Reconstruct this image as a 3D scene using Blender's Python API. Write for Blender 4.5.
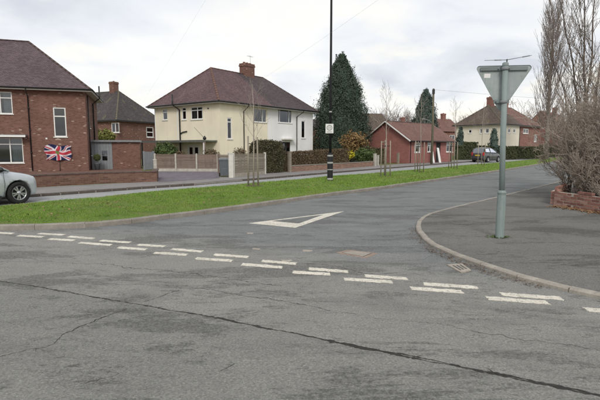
import bpy, bmesh, math, random
import numpy as np
from mathutils import Vector, Matrix
from mathutils.geometry import tessellate_polygon

for o in list(bpy.data.objects):
    bpy.data.objects.remove(o)
SC = bpy.context.scene
COL = SC.collection
R = math.radians
random.seed(7)
rng = np.random.default_rng(7)

# ------------------------------------------------------------------ camera
F_PX, CAM_H, HOR = 450.0, 1.6, 148.0           # photograph is 600 x 400
PITCH = math.atan((200 - HOR) / F_PX)
cam_d = bpy.data.cameras.new('camera')
cam_d.sensor_width = 36
cam_d.lens = 36 * F_PX / 600
cam_d.clip_start = 0.05
cam_d.clip_end = 3000
cam = bpy.data.objects.new('camera', cam_d)
cam.location = (0, 0, CAM_H)
cam.rotation_euler = (math.pi / 2 - PITCH, 0, 0)
COL.objects.link(cam)
SC.camera = cam

# ------------------------------------------------------------------ sky
SUN_EL, SUN_AZ = R(36), R(176)                 # behind cloud, behind the camera
world = bpy.data.worlds.new('World')
SC.world = world
world.use_nodes = True
nt = world.node_tree
N = nt.nodes
for n in list(N):
    N.remove(n)
def wn(t, **kw):
    n = N.new(t)
    for k, v in kw.items():
        setattr(n, k, v)
    return n
out = wn('ShaderNodeOutputWorld')
bg = wn('ShaderNodeBackground')
bg.inputs['Strength'].default_value = 0.122
sky = wn('ShaderNodeTexSky', sky_type='NISHITA', sun_disc=False, sun_elevation=SUN_EL, sun_rotation=SUN_AZ)
sky.dust_density = 3.0
tc = wn('ShaderNodeTexCoord')
sep = wn('ShaderNodeSeparateXYZ')
nt.links.new(tc.outputs['Generated'], sep.inputs[0])
def wmath(op, a, b=None, clamp=False):
    n = wn('ShaderNodeMath', operation=op, use_clamp=clamp)
    for i, s in enumerate((a, b)):
        if s is None:
            continue
        if hasattr(s, 'is_linked'):
            nt.links.new(s, n.inputs[i])
        else:
            n.inputs[i].default_value = s
    return n.outputs[0]
zc = wmath('ADD', wmath('MAXIMUM', sep.outputs['Z'], 0.0), 0.22)
cu = wmath('DIVIDE', sep.outputs['X'], zc)
cv = wmath('DIVIDE', sep.outputs['Y'], zc)
comb = wn('ShaderNodeCombineXYZ')
nt.links.new(cu, comb.inputs[0]); nt.links.new(cv, comb.inputs[1])
def wnoise(scale, detail, rough, off, dist=0.3):
    m = wn('ShaderNodeMapping')
    m.inputs['Location'].default_value = off
    nt.links.new(comb.outputs[0], m.inputs[0])
    n = wn('ShaderNodeTexNoise')
    n.inputs['Scale'].default_value = scale
    n.inputs['Detail'].default_value = detail
    n.inputs['Roughness'].default_value = rough
    n.inputs['Distortion'].default_value = dist
    nt.links.new(m.outputs[0], n.inputs['Vector'])
    return n.outputs['Fac']
def wramp(fac, stops):
    r = wn('ShaderNodeValToRGB')
    e = r.color_ramp.elements
    while len(e) < len(stops):
        e.new(0.5)
    for el, (p, c) in zip(e, stops):
        el.position = p
        el.color = (*c, 1)
    nt.links.new(fac, r.inputs[0])
    return r.outputs[0]
def wmix(fac, a, b):
    n = wn('ShaderNodeMix', data_type='RGBA')
    for s, i in ((fac, 0), (a, 6), (b, 7)):
        if hasattr(s, 'is_linked'):
            nt.links.new(s, n.inputs[i])
        else:
            n.inputs[i].default_value = s
    return n.outputs[2]
c1 = wnoise(1.15, 7, 0.52, (3.1, 1.7, 0))
base = wramp(c1, [(0.36, (5.35, 5.55, 6.0)), (0.47, (6.8, 6.92, 7.15)), (0.58, (7.75, 7.7, 7.55))])
c2 = wnoise(1.9, 6, 0.55, (9.4, 4.2, 0))
warm = wramp(c2, [(0.52, (0, 0, 0)), (0.64, (1, 1, 1))])
lowz = wramp(wmath('ABSOLUTE', sep.outputs['Z']), [(0.05, (0.95, 0.95, 0.95)), (0.30, (0.25, 0.25, 0.25))])
wf = wn('ShaderNodeMix', data_type='RGBA', blend_type='MULTIPLY')
wf.inputs[0].default_value = 1
nt.links.new(warm, wf.inputs[6]); nt.links.new(lowz, wf.inputs[7])
clouds = wmix(wf.outputs[2], base, (8.5, 8.1, 7.1, 1))
final = wmix(0.90, sky.outputs[0], clouds)
nt.links.new(final, bg.inputs['Color'])
nt.links.new(bg.outputs[0], out.inputs['Surface'])

sun_d = bpy.data.lights.new('sun', 'SUN')
sun_d.energy = 1.5
sun_d.angle = R(16)
sun_d.color = (1.0, 0.955, 0.89)
sun = bpy.data.objects.new('sun', sun_d)
sdir = Vector((math.sin(SUN_AZ) * math.cos(SUN_EL), math.cos(SUN_AZ) * math.cos(SUN_EL), math.sin(SUN_EL)))
sun.rotation_euler = sdir.to_track_quat('Z', 'Y').to_euler()
sun.location = (0, -10, 30)
COL.objects.link(sun)
SC.view_settings.view_transform = 'Standard'
SC.view_settings.look = 'None'
SC.view_settings.gamma = 1
SC.view_settings.exposure = 0.16
SC.render.engine = 'CYCLES'

# ------------------------------------------------------------------ pixel helpers (directions from the photograph)
CT, ST = math.cos(PITCH), math.sin(PITCH)
CPOS = Vector((0, 0, CAM_H))
def ray(u, v):
    x, y = (u - 300) / F_PX, (200 - v) / F_PX
    return Vector((x, CT + y * ST, -ST + y * CT))
def P(u, v, z=0.0):
    d = ray(u, v)
    return CPOS + d * ((z - CAM_H) / d.z)
def AT(u, v, Y):
    d = ray(u, v)
    return CPOS + d * (Y / d.y)
def interp(pts, u):
    return float(np.interp(u, [p[0] for p in pts], [p[1] for p in pts]))
def zat(v, Y, u=300):
    return AT(u, v, Y).z

# ------------------------------------------------------------------ materials
MATS = {}
class NB:
    def __init__(s, name):
        s.m = bpy.data.materials.new(name)
        s.m.use_nodes = True
        s.t = s.m.node_tree
        s.b = s.t.nodes['Principled BSDF']
        s.out = s.t.nodes['Material Output']
        MATS[name] = s.m
    def n(s, typ, ins=None, **kw):
        n = s.t.nodes.new(typ)
        for k, v in kw.items():
            setattr(n, k, v)
        for k, v in (ins or {}).items():
            s.set(n.inputs[k], v)
        return n
    def set(s, sock, v):
        if hasattr(v, 'is_linked'):
            s.t.links.new(v, sock)
        else:
            sock.default_value = v
    def coord(s, kind='Object'):
        return s.n('ShaderNodeTexCoord').outputs[kind]
    def map(s, vec, scale=(1, 1, 1), loc=(0, 0, 0), rot=(0, 0, 0)):
        return s.n('ShaderNodeMapping', {'Vector': vec, 'Scale': scale, 'Location': loc, 'Rotation': rot}).outputs[0]
    def noise(s, vec, scale, detail=4, rough=0.55, dist=0.0, out='Fac'):
        return s.n('ShaderNodeTexNoise', {'Vector': vec, 'Scale': scale, 'Detail': detail, 'Roughness': rough, 'Distortion': dist}).outputs[out]
    def voro(s, vec, scale, feature='F1', out='Distance', rnd=1.0):
        return s.n('ShaderNodeTexVoronoi', {'Vector': vec, 'Scale': scale, 'Randomness': rnd}, feature=feature).outputs[out]
    def ramp(s, fac, stops, interp='LINEAR'):
        r = s.n('ShaderNodeValToRGB', {0: fac})
        r.color_ramp.interpolation = interp
        e = r.color_ramp.elements
        while len(e) < len(stops):
            e.new(0.5)
        for el, (p, c) in zip(e, stops):
            el.position = p
            el.color = (*c, 1) if hasattr(c, '__len__') else (c, c, c, 1)
        return r.outputs[0]
    def mix(s, fac, a, b, blend='MIX'):
        n = s.n('ShaderNodeMix', data_type='RGBA', blend_type=blend)
        for v, i in ((fac, 0), (a, 6), (b, 7)):
            if isinstance(v, tuple) and len(v) == 3:
                v = (*v, 1)
            s.set(n.inputs[i], v)
        return n.outputs[2]
    def math(s, op, a, b=0.0, clamp=False):
        return s.n('ShaderNodeMath', {0: a, 1: b}, operation=op, use_clamp=clamp).outputs[0]
    def bump(s, h, strength=0.3, dist=0.01, normal=None):
        d = {'Height': h, 'Strength': strength, 'Distance': dist}
        if normal is not None:
            d['Normal'] = normal
        return s.n('ShaderNodeBump', d).outputs[0]
    def fin(s, color=None, rough=0.8, normal=None, spec=None, metal=None):
        if color is not None:
            s.set(s.b.inputs['Base Color'], (*color, 1) if isinstance(color, tuple) and len(color) == 3 else color)
        s.set(s.b.inputs['Roughness'], rough)
        if normal is not None:
            s.set(s.b.inputs['Normal'], normal)
        if spec is not None:
            s.b.inputs['Specular IOR Level'].default_value = spec
        if metal is not None:
            s.b.inputs['Metallic'].default_value = metal
        return s.m

def hx(*c):
    return tuple(c)
def plain(name, col, rough=0.6, var=0.18, scale=6.0, bump=0.15, spec=0.3, metal=None, bscale=60):
    b = NB(name)
    v = b.coord()
    n = b.noise(v, scale, 6, 0.6)
    lo = tuple(max(0, c * (1 - var)) for c in col); hi = tuple(min(1, c * (1 + var)) for c in col)
    c = b.ramp(n, [(0.3, lo), (0.7, hi)])
    nb = b.bump(b.noise(v, bscale, 3, 0.6), bump, 0.004)
    return b.fin(c, rough, nb, spec, metal)

# -- asphalt of the junction
def asphalt(name, warm, cool=None, light=1.0, cracks=True, patches=True, grain=100):
    b = NB(name)
    v = b.coord()
    big = b.noise(v, 0.42, 4, 0.55, 0.6)
    med = b.noise(b.map(v, (1.0, 2.4, 1), rot=(0, 0, R(25))), 0.9, 6, 0.62, 0.8)
    fine = b.noise(v, 55, 4, 0.75)
    sto = b.voro(v, grain)
    cellc = b.n('ShaderNodeSeparateColor', {0: b.voro(v, grain, 'F1', 'Color')}).outputs[0]
    w = tuple(c * light for c in warm)
    dk = tuple(c * 0.80 for c in w); lt = tuple(c * 1.12 for c in w)
    c = b.ramp(b.mix(0.5, big, med), [(0.36, dk), (0.47, w), (0.62, lt)])
    if cool is not None:                        # newer blue-grey surfacing of the side road, beyond the give-way line
        sp = b.n('ShaderNodeSeparateXYZ', {0: v})
        k = b.math('ADD', b.math('MULTIPLY', sp.outputs[0], 0.435), b.math('MULTIPLY', sp.outputs[1], 0.90))
        k = b.math('ADD', k, b.math('MULTIPLY', b.noise(v, 1.6, 5, 0.65), 1.6))
        f = b.ramp(b.math('MULTIPLY', b.math('SUBTRACT', k, 6.35), 0.9), [(0.0, 0), (1.0, 1)])
        cc = b.ramp(med, [(0.32, tuple(x * 0.86 for x in cool)), (0.68, tuple(x * 1.12 for x in cool))])
        c = b.mix(f, c, cc)
    if patches:                                 # worn dark bands where the top layer has gone
        pn = b.noise(b.map(v, (0.5, 1.5, 1), (4, 2, 0), (0, 0, R(24))), 0.8, 10, 0.74, 0.4)
        pf = b.ramp(pn, [(0.525, 0), (0.555, 0.85)])
        pf = b.mix(1.0, pf, b.ramp(b.noise(v, 24, 4, 0.8), [(0.36, 0.15), (0.6, 1.0)]), 'MULTIPLY')
        c = b.mix(pf, c, tuple(x * 0.44 for x in w))
    c = b.mix(0.5, c, b.ramp(fine, [(0.30, 0.22), (0.5, 0.5), (0.72, 0.80)]), 'OVERLAY')
    c = b.mix(0.32, c, b.ramp(cellc, [(0.0, 0.20), (0.5, 0.5), (0.9, 0.66), (1.0, 0.95)]), 'OVERLAY')
    flk = b.noise(b.map(v, (0.6, 1.5, 1), (1, 7, 0), (0, 0, R(25))), 7.5, 7, 0.78)
    flm = b.ramp(b.noise(v, 0.8, 4, 0.6), [(0.42, 0.12), (0.6, 1.0)])
    c = b.mix(b.mix(1.0, b.ramp(flk, [(0.57, 0), (0.62, 0.85)]), flm, 'MULTIPLY'), c, tuple(x * 0.42 for x in w))
    h = b.mix(0.5, fine, sto)
    if cracks:
        wv = b.n('ShaderNodeMix', {0: 0.16}, data_type='RGBA')
        b.set(wv.inputs[6], v)
        b.set(wv.inputs[7], b.noise(v, 2.2, 6, 0.7, 0, 'Color'))
        iso = b.noise(b.map(v, (0.55, 1.25, 1), (2, 5, 0), (0, 0, R(25))), 1.5, 9, 0.66, 0.2)
        cr = b.ramp(b.math('ABSOLUTE', b.math('SUBTRACT', iso, 0.5)), [(0.0, 1), (0.0045, 0)])
        mask = b.ramp(b.noise(v, 0.75, 5, 0.65), [(0.47, 0), (0.56, 1)])
        cr = b.mix(1.0, cr, mask, 'MULTIPLY')
        c = b.mix(cr, c, tuple(x * 0.25 for x in w))
        pit = b.ramp(b.noise(v, 14, 5, 0.8), [(0.66, 0), (0.72, 0.8)])
        c = b.mix(b.mix(1.0, pit, b.ramp(b.noise(v, 0.9, 4, 0.6), [(0.45, 0), (0.6, 1)]), 'MULTIPLY'), c, tuple(x * 0.35 for x in w))
    nb = b.bump(h, 0.75, 0.008)
    return b.fin(c, 0.88, nb, 0.25)

asphalt('asphalt_road', (0.218, 0.216, 0.201), (0.178, 0.187, 0.186))
asphalt('asphalt_lane', (0.190, 0.189, 0.176), None, 1.0, True, True, 85)
asphalt('asphalt_service', (0.30, 0.305, 0.305), None, 1.0, False, False)
asphalt('asphalt_pavement', (0.146, 0.143, 0.132), None, 1.0, False, True)
asphalt('asphalt_far_pavement', (0.225, 0.215, 0.210), None, 1.0, False, False)
plain('tar_crack', (0.035, 0.034, 0.032), 0.95, 0.4, 30, 0.8)
asphalt('trench_patch', (0.19, 0.19, 0.188), None, 1.0, False, False)

def paint_mat():
    b = NB('road_paint')
    v = b.coord()
    n = b.noise(v, 22, 6, 0.75)
    m = b.noise(v, 2.5, 3, 0.6)
    c = b.ramp(m, [(0.3, (0.56, 0.53, 0.45)), (0.7, (0.70, 0.665, 0.575))])
    c = b.mix(b.ramp(n, [(0.545, 0), (0.61, 0.85)]), c, (0.23, 0.22, 0.20))
    c = b.mix(b.ramp(b.noise(v, 70, 3, 0.7), [(0.58, 0), (0.68, 0.6)]), c, (0.30, 0.28, 0.25))
    iso = b.noise(v, 3.0, 7, 0.65)
    c = b.mix(b.ramp(b.math('ABSOLUTE', b.math('SUBTRACT', iso, 0.5)), [(0.0, 0.9), (0.006, 0)]), c, (0.14, 0.135, 0.125))
    return b.fin(c, 0.75, b.bump(b.noise(v, 80, 3, 0.7), 0.5, 0.004), 0.3)
paint_mat()

def concrete(name, col, var=0.25):
    b = NB(name)
    v = b.coord()
    oi = b.n('ShaderNodeObjectInfo')
    n = b.noise(v, 5, 6, 0.65)
    c = b.ramp(n, [(0.28, tuple(x * (1 - var) for x in col)), (0.72, tuple(x * (1 + var * 0.7) for x in col))])
    c = b.mix(0.5, c, b.ramp(oi.outputs['Random'], [(0, 0.44), (1, 0.55)]), 'OVERLAY')
    st = b.ramp(b.noise(v, 28, 5, 0.75), [(0.55, 0), (0.68, 0.6)])
    c = b.mix(st, c, tuple(x * 0.4 for x in col))
    return b.fin(c, 0.9, b.bump(b.noise(v, 70, 4, 0.7), 0.5, 0.006), 0.25)
concrete('kerb_concrete', (0.255, 0.235, 0.205))
concrete('kerb_pale', (0.33, 0.305, 0.265), 0.3)
concrete('kerb_dark', (0.10, 0.085, 0.075))
concrete('concrete_post', (0.42, 0.40, 0.355))
concrete('pale_slab', (0.35, 0.315, 0.27))
concrete('pink_slab', (0.29, 0.222, 0.180))
concrete('white_post', (0.60, 0.59, 0.54), 0.15)

def grass_mat(name, a, c_, dead=(0.20, 0.17, 0.07)):
    b = NB(name)
    v = b.coord()
    n = b.noise(v, 0.9, 6, 0.65)
    c = b.ramp(n, [(0.34, a), (0.64, c_)])
    d = b.ramp(b.noise(v, 3.2, 6, 0.75), [(0.54, 0), (0.66, 0.75)])
    c = b.mix(d, c, dead)
    return b.fin(c, 0.85, b.bump(b.noise(v, 45, 4, 0.8), 0.8, 0.03), 0.2)
grass_mat('verge_turf', (0.100, 0.165, 0.028), (0.150, 0.225, 0.042), (0.21, 0.165, 0.085))
grass_mat('garden_turf', (0.11, 0.12, 0.04), (0.17, 0.16, 0.06), (0.22, 0.19, 0.10))
def blade_mat():
    b = NB('grass_blade')
    v = b.coord()
    n = b.noise(v, 1.1, 5, 0.6)
    c = b.ramp(n, [(0.34, (0.112, 0.215, 0.024)), (0.66, (0.190, 0.305, 0.042))])
    yl = b.ramp(b.noise(v, 0.55, 7, 0.72, 0.4), [(0.52, 0), (0.62, 0.75)])
    c = b.mix(yl, c, (0.245, 0.255, 0.085))
    f = b.noise(v, 40, 2, 0.5)
    c = b.mix(b.ramp(f, [(0.55, 0), (0.75, 0.7)]), c, (0.28, 0.28, 0.10))
    return b.fin(c, 0.7, None, 0.25)
blade_mat()
plain('soil', (0.085, 0.062, 0.045), 0.95, 0.4, 8, 0.8)

def brick_mat(name, cols, mortar, pale, pale_amt=0.93, w=0.225, h=0.075, bumpd=0.006):
    b = NB(name)
    uv = b.coord('UV')
    def br(c1, c2, m):
        return b.n('ShaderNodeTexBrick', {'Vector': uv, 'Color1': (*c1, 1), 'Color2': (*c2, 1), 'Mortar': (*m, 1), 'Scale': 1.0,
                                         'Mortar Size': 0.007, 'Mortar Smooth': 0.3, 'Bias': 0.0, 'Brick Width': w, 'Row Height': h})
    t = br((0, 0, 0), (1, 1, 1), (0.5, 0.5, 0.5))
    c = b.ramp(t.outputs['Color'], [(0.0, cols[0]), (0.35, cols[1]), (0.75, cols[2]), (pale_amt, cols[1]), (min(0.999, pale_amt + 0.03), pale)])
    c = b.mix(0.5, c, b.ramp(b.noise(uv, 0.8, 5, 0.6), [(0.3, 0.36), (0.7, 0.62)]), 'OVERLAY')
    c = b.mix(t.outputs['Fac'], c, mortar)
    c = b.mix(0.35, c, b.ramp(b.noise(uv, 30, 4, 0.7), [(0.3, 0.3), (0.7, 0.7)]), 'OVERLAY')
    inv = b.math('SUBTRACT', 1.0, t.outputs['Fac'])
    return b.fin(c, 0.9, b.bump(inv, 0.7, bumpd), 0.2)
brick_mat('brick_red', ((0.132, 0.064, 0.052), (0.165, 0.081, 0.065), (0.205, 0.105, 0.083)), (0.185, 0.138, 0.115), (0.40, 0.31, 0.25), 0.962, 0.17)
brick_mat('brick_wall_left', ((0.115, 0.060, 0.048), (0.155, 0.080, 0.062), (0.205, 0.115, 0.088)), (0.17, 0.135, 0.112), (0.32, 0.24, 0.18), 0.97)
brick_mat('brick_bungalow', ((0.265, 0.105, 0.094), (0.30, 0.122, 0.108), (0.335, 0.142, 0.124)), (0.29, 0.18, 0.16), (0.34, 0.13, 0.10), 0.97)
brick_mat('brick_far', ((0.19, 0.085, 0.070), (0.235, 0.108, 0.088), (0.28, 0.14, 0.11)), (0.24, 0.175, 0.15), (0.4, 0.25, 0.2), 0.97)
brick_mat('brick_orange', ((0.20, 0.115, 0.085), (0.25, 0.145, 0.105), (0.30, 0.18, 0.13)), (0.27, 0.22, 0.18), (0.45, 0.3, 0.2), 0.97)
brick_mat('block_paving', ((0.135, 0.120, 0.140), (0.165, 0.148, 0.170), (0.20, 0.180, 0.20)), (0.10, 0.095, 0.105), (0.26, 0.24, 0.25), 0.97, 0.2, 0.1, 0.004)

def loose_brick():
    b = NB('loose_brick')
    v = b.coord()
    oi = b.n('ShaderNodeObjectInfo').outputs['Random']
    c = b.ramp(oi, [(0.0, (0.17, 0.085, 0.068)), (0.35, (0.25, 0.125, 0.100)), (0.7, (0.31, 0.165, 0.132)), (1.0, (0.37, 0.235, 0.19))])
    c = b.mix(0.55, c, b.ramp(b.noise(v, 18, 5, 0.7), [(0.28, 0.25), (0.72, 0.72)]), 'OVERLAY')
    c = b.mix(b.ramp(b.noise(v, 7, 5, 0.7), [(0.60, 0), (0.72, 0.6)]), c, (0.16, 0.14, 0.11))
    return b.fin(c, 0.92, b.bump(b.noise(v, 60, 5, 0.7), 0.6, 0.006), 0.2)
loose_brick()
plain('mortar', (0.40, 0.36, 0.31), 0.95, 0.25, 14, 0.6)

def roof_mat(name, cols, moss=None, moss_lo=0.6):
    b = NB(name)
    uv = b.coord('UV')
    t = b.n('ShaderNodeTexBrick', {'Vector': uv, 'Color1': (0, 0, 0, 1), 'Color2': (1, 1, 1, 1), 'Mortar': (0.0, 0.0, 0.0, 1), 'Scale': 1.0,
                                   'Mortar Size': 0.006, 'Mortar Smooth': 0.1, 'Brick Width': 0.17, 'Row Height': 0.105})
    c = b.ramp(t.outputs['Color'], [(0.0, cols[0]), (0.5, cols[1]), (1.0, cols[2])])
    c = b.mix(0.55, c, b.ramp(b.noise(b.map(uv, (1, 0.45, 1)), 0.7, 6, 0.62), [(0.3, 0.33), (0.7, 0.66)]), 'OVERLAY')
    c = b.mix(t.outputs['Fac'], c, tuple(x * 0.35 for x in cols[0]))
    if moss:
        mf = b.ramp(b.noise(b.map(uv, (0.8, 0.35, 1)), 1.3, 7, 0.7), [(moss_lo, 0), (moss_lo + 0.12, 0.85)])
        c = b.mix(mf, c, moss)
    sp = b.n('ShaderNodeSeparateXYZ', {0: uv})
    saw = b.math('FRACT', b.math('MULTIPLY', sp.outputs[1], 1 / 0.105))
    h = b.mix(0.5, b.math('SUBTRACT', 1.0, saw), b.math('SUBTRACT', 1.0, t.outputs['Fac']))
    return b.fin(c, 0.85, b.bump(h, 0.8, 0.02), 0.25)
roof_mat('tiles_purple', ((0.092, 0.068, 0.075), (0.115, 0.085, 0.094), (0.142, 0.105, 0.114)))
roof_mat('tiles_plum', ((0.102, 0.066, 0.071), (0.128, 0.083, 0.088), (0.160, 0.103, 0.106)), (0.15, 0.098, 0.07), 0.66)
roof_mat('tiles_brown', ((0.066, 0.052, 0.056), (0.085, 0.067, 0.071), (0.110, 0.087, 0.089)), (0.115, 0.092, 0.066), 0.64)
roof_mat('tiles_grey', ((0.055, 0.048, 0.050), (0.075, 0.066, 0.066), (0.10, 0.088, 0.086)), (0.17, 0.17, 0.085), 0.57)
roof_mat('tiles_red', ((0.160, 0.088, 0.076), (0.195, 0.108, 0.092), (0.23, 0.130, 0.110)), (0.15, 0.12, 0.08), 0.68)
roof_mat('tiles_far', ((0.095, 0.074, 0.062), (0.125, 0.096, 0.08), (0.16, 0.122, 0.10)), (0.15, 0.13, 0.065), 0.56)
concrete('ridge_orange', (0.185, 0.108, 0.088))
concrete('ridge_dark', (0.115, 0.082, 0.074))
concrete('ridge_grey', (0.17, 0.155, 0.11))

def render_mat(name, col):
    b = NB(name)
    v = b.coord()
    c = b.ramp(b.noise(v, 0.55, 6, 0.6), [(0.3, tuple(x * 0.90 for x in col)), (0.7, tuple(x * 1.06 for x in col))])
    st = b.ramp(b.noise(b.map(v, (2.5, 2.5, 0.25)), 1.5, 6, 0.7), [(0.55, 0), (0.75, 0.22)])
    c = b.mix(st, c, tuple(x * 0.55 for x in col))
    return b.fin(c, 0.92, b.bump(b.noise(v, 90, 4, 0.75), 0.55, 0.01), 0.15)
render_mat('render_cream', (0.79, 0.725, 0.575))
render_mat('render_white', (0.78, 0.78, 0.775))
render_mat('render_far', (0.72, 0.67, 0.56))
plain('white_plastic', (0.72, 0.72, 0.70), 0.45, 0.06, 3, 0.05, 0.4)
plain('grey_soffit', (0.55, 0.54, 0.52), 0.6, 0.08, 3, 0.05, 0.3)
plain('black_plastic', (0.018, 0.018, 0.019), 0.45, 0.2, 4, 0.05, 0.4)
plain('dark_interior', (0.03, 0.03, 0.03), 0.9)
plain('curtain', (0.50, 0.53, 0.56), 0.9, 0.15, 5)
plain('grey_boards', (0.215, 0.230, 0.245), 0.7, 0.12, 4, 0.2)
plain('felt_roof', (0.115, 0.118, 0.108), 0.9, 0.25, 3, 0.4)
plain('green_felt', (0.16, 0.19, 0.165), 0.9, 0.25, 3, 0.4)
plain('lead', (0.20, 0.21, 0.22), 0.6, 0.15, 5)
plain('pot_clay', (0.26, 0.12, 0.08), 0.85, 0.2, 8)

def glass_mat(name, tint=(0.75, 0.82, 0.84), dark=0.55):
    b = NB(name)
    gl = b.n('ShaderNodeBsdfGlossy', {'Color': (0.92, 0.95, 1, 1), 'Roughness': 0.04})
    tr = b.n('ShaderNodeBsdfTransparent', {'Color': (*[t * dark for t in tint], 1)})
    fr = b.n('ShaderNodeFresnel', {'IOR': 1.5})
    f = b.math('ADD', b.math('MULTIPLY', fr.outputs[0], 1.15), 0.05, True)
    v = b.coord()
    mx = b.n('ShaderNodeMixShader', {0: f, 1: tr.outputs[0], 2: gl.outputs[0]})
    b.t.links.new(mx.outputs[0], b.out.inputs['Surface'])
    b.t.nodes.remove(b.b)
    return b.m
glass_mat('window_glass')
glass_mat('car_glass', (0.5, 0.55, 0.55), 0.35)

def wood(name, col, var=0.35):
    b = NB(name)
    v = b.coord()
    oi = b.n('ShaderNodeObjectInfo').outputs['Random']
    g = b.noise(b.map(v, (1.2, 12, 12)), 3, 6, 0.65)
    c = b.ramp(g, [(0.28, tuple(x * (1 - var) for x in col)), (0.72, tuple(x * (1 + var) for x in col))])
    c = b.mix(0.6, c, b.ramp(oi, [(0, 0.36), (1, 0.62)]), 'OVERLAY')
    return b.fin(c, 0.85, b.bump(g, 0.4, 0.005), 0.2)
wood('fence_wood', (0.195, 0.148, 0.125))
wood('fence_wood_grey', (0.27, 0.235, 0.19))
wood('stake_wood', (0.27, 0.235, 0.19), 0.3)
wood('pole_wood', (0.135, 0.125, 0.085), 0.3)

def bark(name, col, var=0.3, rough=0.9):
    b = NB(name)
    v = b.coord()
    n = b.noise(b.map(v, (1, 1, 0.35)), 9, 6, 0.7)
    c = b.ramp(n, [(0.28, tuple(x * (1 - var) for x in col)), (0.72, tuple(x * (1 + var) for x in col))])
    return b.fin(c, rough, b.bump(n, 0.6, 0.01), 0.2)
bark('bark_sapling', (0.33, 0.29, 0.25))
bark('bark_tree', (0.125, 0.105, 0.090))
bark('twig_shrub', (0.345, 0.290, 0.242), 0.4)
bark('twig_shrub_dark', (0.225, 0.195, 0.168), 0.35)
bark('twig_far', (0.235, 0.195, 0.178), 0.3)

def leaf(name, lo, hi, scale=1.6, tip=None):
    b = NB(name)
    v = b.coord()
    n = b.noise(v, scale, 5, 0.65)
    c = b.ramp(n, [(0.32, lo), (0.68, hi)])
    if tip:
        c = b.mix(b.ramp(b.noise(v, scale * 9, 3, 0.6), [(0.58, 0), (0.72, 0.8)]), c, tip)
    return b.fin(c, 0.75, None, 0.2)
leaf('leaf_conifer', (0.034, 0.056, 0.042), (0.074, 0.104, 0.074), 1.1, (0.088, 0.095, 0.055))
leaf('leaf_conifer_far', (0.056, 0.084, 0.074), (0.090, 0.120, 0.102), 0.9)
leaf('leaf_hedge_dark', (0.055, 0.055, 0.030), (0.105, 0.095, 0.052), 1.8, (0.15, 0.12, 0.07))
leaf('leaf_hedge_brown', (0.095, 0.070, 0.042), (0.150, 0.108, 0.066), 2.0, (0.19, 0.15, 0.09))
leaf('leaf_hedge_far', (0.050, 0.060, 0.030), (0.085, 0.090, 0.045), 0.9, (0.13, 0.10, 0.06))
leaf('leaf_yellow', (0.42, 0.38, 0.03), (0.60, 0.52, 0.05), 3)
leaf('leaf_green', (0.055, 0.085, 0.030), (0.110, 0.145, 0.055), 3)
leaf('leaf_orange', (0.150, 0.100, 0.045), (0.26, 0.165, 0.075), 2.5, (0.13, 0.12, 0.05))
leaf('leaf_lime', (0.16, 0.18, 0.05), (0.25, 0.25, 0.08), 2)
leaf('leaf_dead', (0.14, 0.085, 0.05), (0.33, 0.20, 0.115), 6)
leaf('leaf_dirt', (0.10, 0.080, 0.062), (0.20, 0.150, 0.110), 6)
leaf('leaf_box', (0.05, 0.075, 0.02), (0.11, 0.13, 0.04), 6)

def car_paint(name, col):
    b = NB(name)
    b.fin(col, 0.35, None, 0.5)
    b.b.inputs['Metallic'].default_value = 0.35
    b.b.inputs['Coat Weight'].default_value = 0.7
    b.b.inputs['Coat Roughness'].default_value = 0.06
    v = b.coord()
    c = b.ramp(b.noise(v, 3, 5, 0.6), [(0.3, tuple(x * 0.9 for x in col)), (0.7, col)])
    b.set(b.b.inputs['Base Color'], c)
car_paint('paint_silver', (0.52, 0.555, 0.58))
car_paint('paint_dark', (0.085, 0.085, 0.09))
plain('tyre', (0.018, 0.018, 0.018), 0.85, 0.2, 10, 0.3)
plain('alloy', (0.50, 0.51, 0.53), 0.3, 0.1, 5, 0.05, 0.5, 0.8)
plain('red_lens', (0.40, 0.012, 0.015), 0.15, 0.1, 5, 0.02, 0.6)
plain('clear_lens', (0.62, 0.66, 0.70), 0.12, 0.1, 5, 0.02, 0.6)
plain('yellow_plate', (0.62, 0.46, 0.03), 0.4, 0.05, 5, 0.02)
plain('white_plate', (0.7, 0.7, 0.68), 0.4, 0.05, 5, 0.02)
def weathered(name, col, streak):
    b = NB(name)
    v = b.coord()
    c = b.ramp(b.noise(v, 2.2, 6, 0.65), [(0.3, tuple(x * 0.86 for x in col)), (0.7, tuple(x * 1.12 for x in col))])
    st = b.ramp(b.noise(b.map(v, (22, 22, 1.1)), 1.6, 7, 0.7), [(0.52, 0), (0.72, streak)])
    c = b.mix(st, c, tuple(x * 0.45 for x in col))
    ch = b.ramp(b.noise(v, 26, 5, 0.7), [(0.64, 0), (0.70, 0.7)])
    c = b.mix(ch, c, (0.17, 0.13, 0.10))
    al = b.ramp(b.noise(v, 4.5, 6, 0.7), [(0.55, 0), (0.75, 0.4)])
    c = b.mix(al, c, (0.13, 0.17, 0.10))
    b.fin(c, b.ramp(b.noise(v, 6, 4, 0.6), [(0.3, 0.45), (0.7, 0.75)]), b.bump(b.noise(v, 70, 4, 0.7), 0.2, 0.004), 0.35)
weathered('grey_steel', (0.215, 0.262, 0.255), 0.6)
weathered('sign_back', (0.300, 0.345, 0.345), 0.55)
plain('sign_channel', (0.15, 0.185, 0.185), 0.5, 0.1, 3, 0.06, 0.4)
plain('sign_red', (0.5, 0.02, 0.02), 0.4, 0.05)
plain('column_black', (0.014, 0.015, 0.016), 0.7, 0.3, 6, 0.1, 0.25)
plain('column_white', (0.36, 0.36, 0.35), 0.7, 0.3, 14, 0.1)
plain('plate_grey', (0.33, 0.34, 0.34), 0.5, 0.1)
plain('bin_grey', (0.115, 0.130, 0.145), 0.5, 0.12, 5, 0.1)
plain('bin_lid', (0.20, 0.215, 0.23), 0.5, 0.12, 5, 0.1)
plain('rubber_tie', (0.02, 0.02, 0.02), 0.8)
plain('wire', (0.05, 0.05, 0.05), 0.6)
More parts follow.
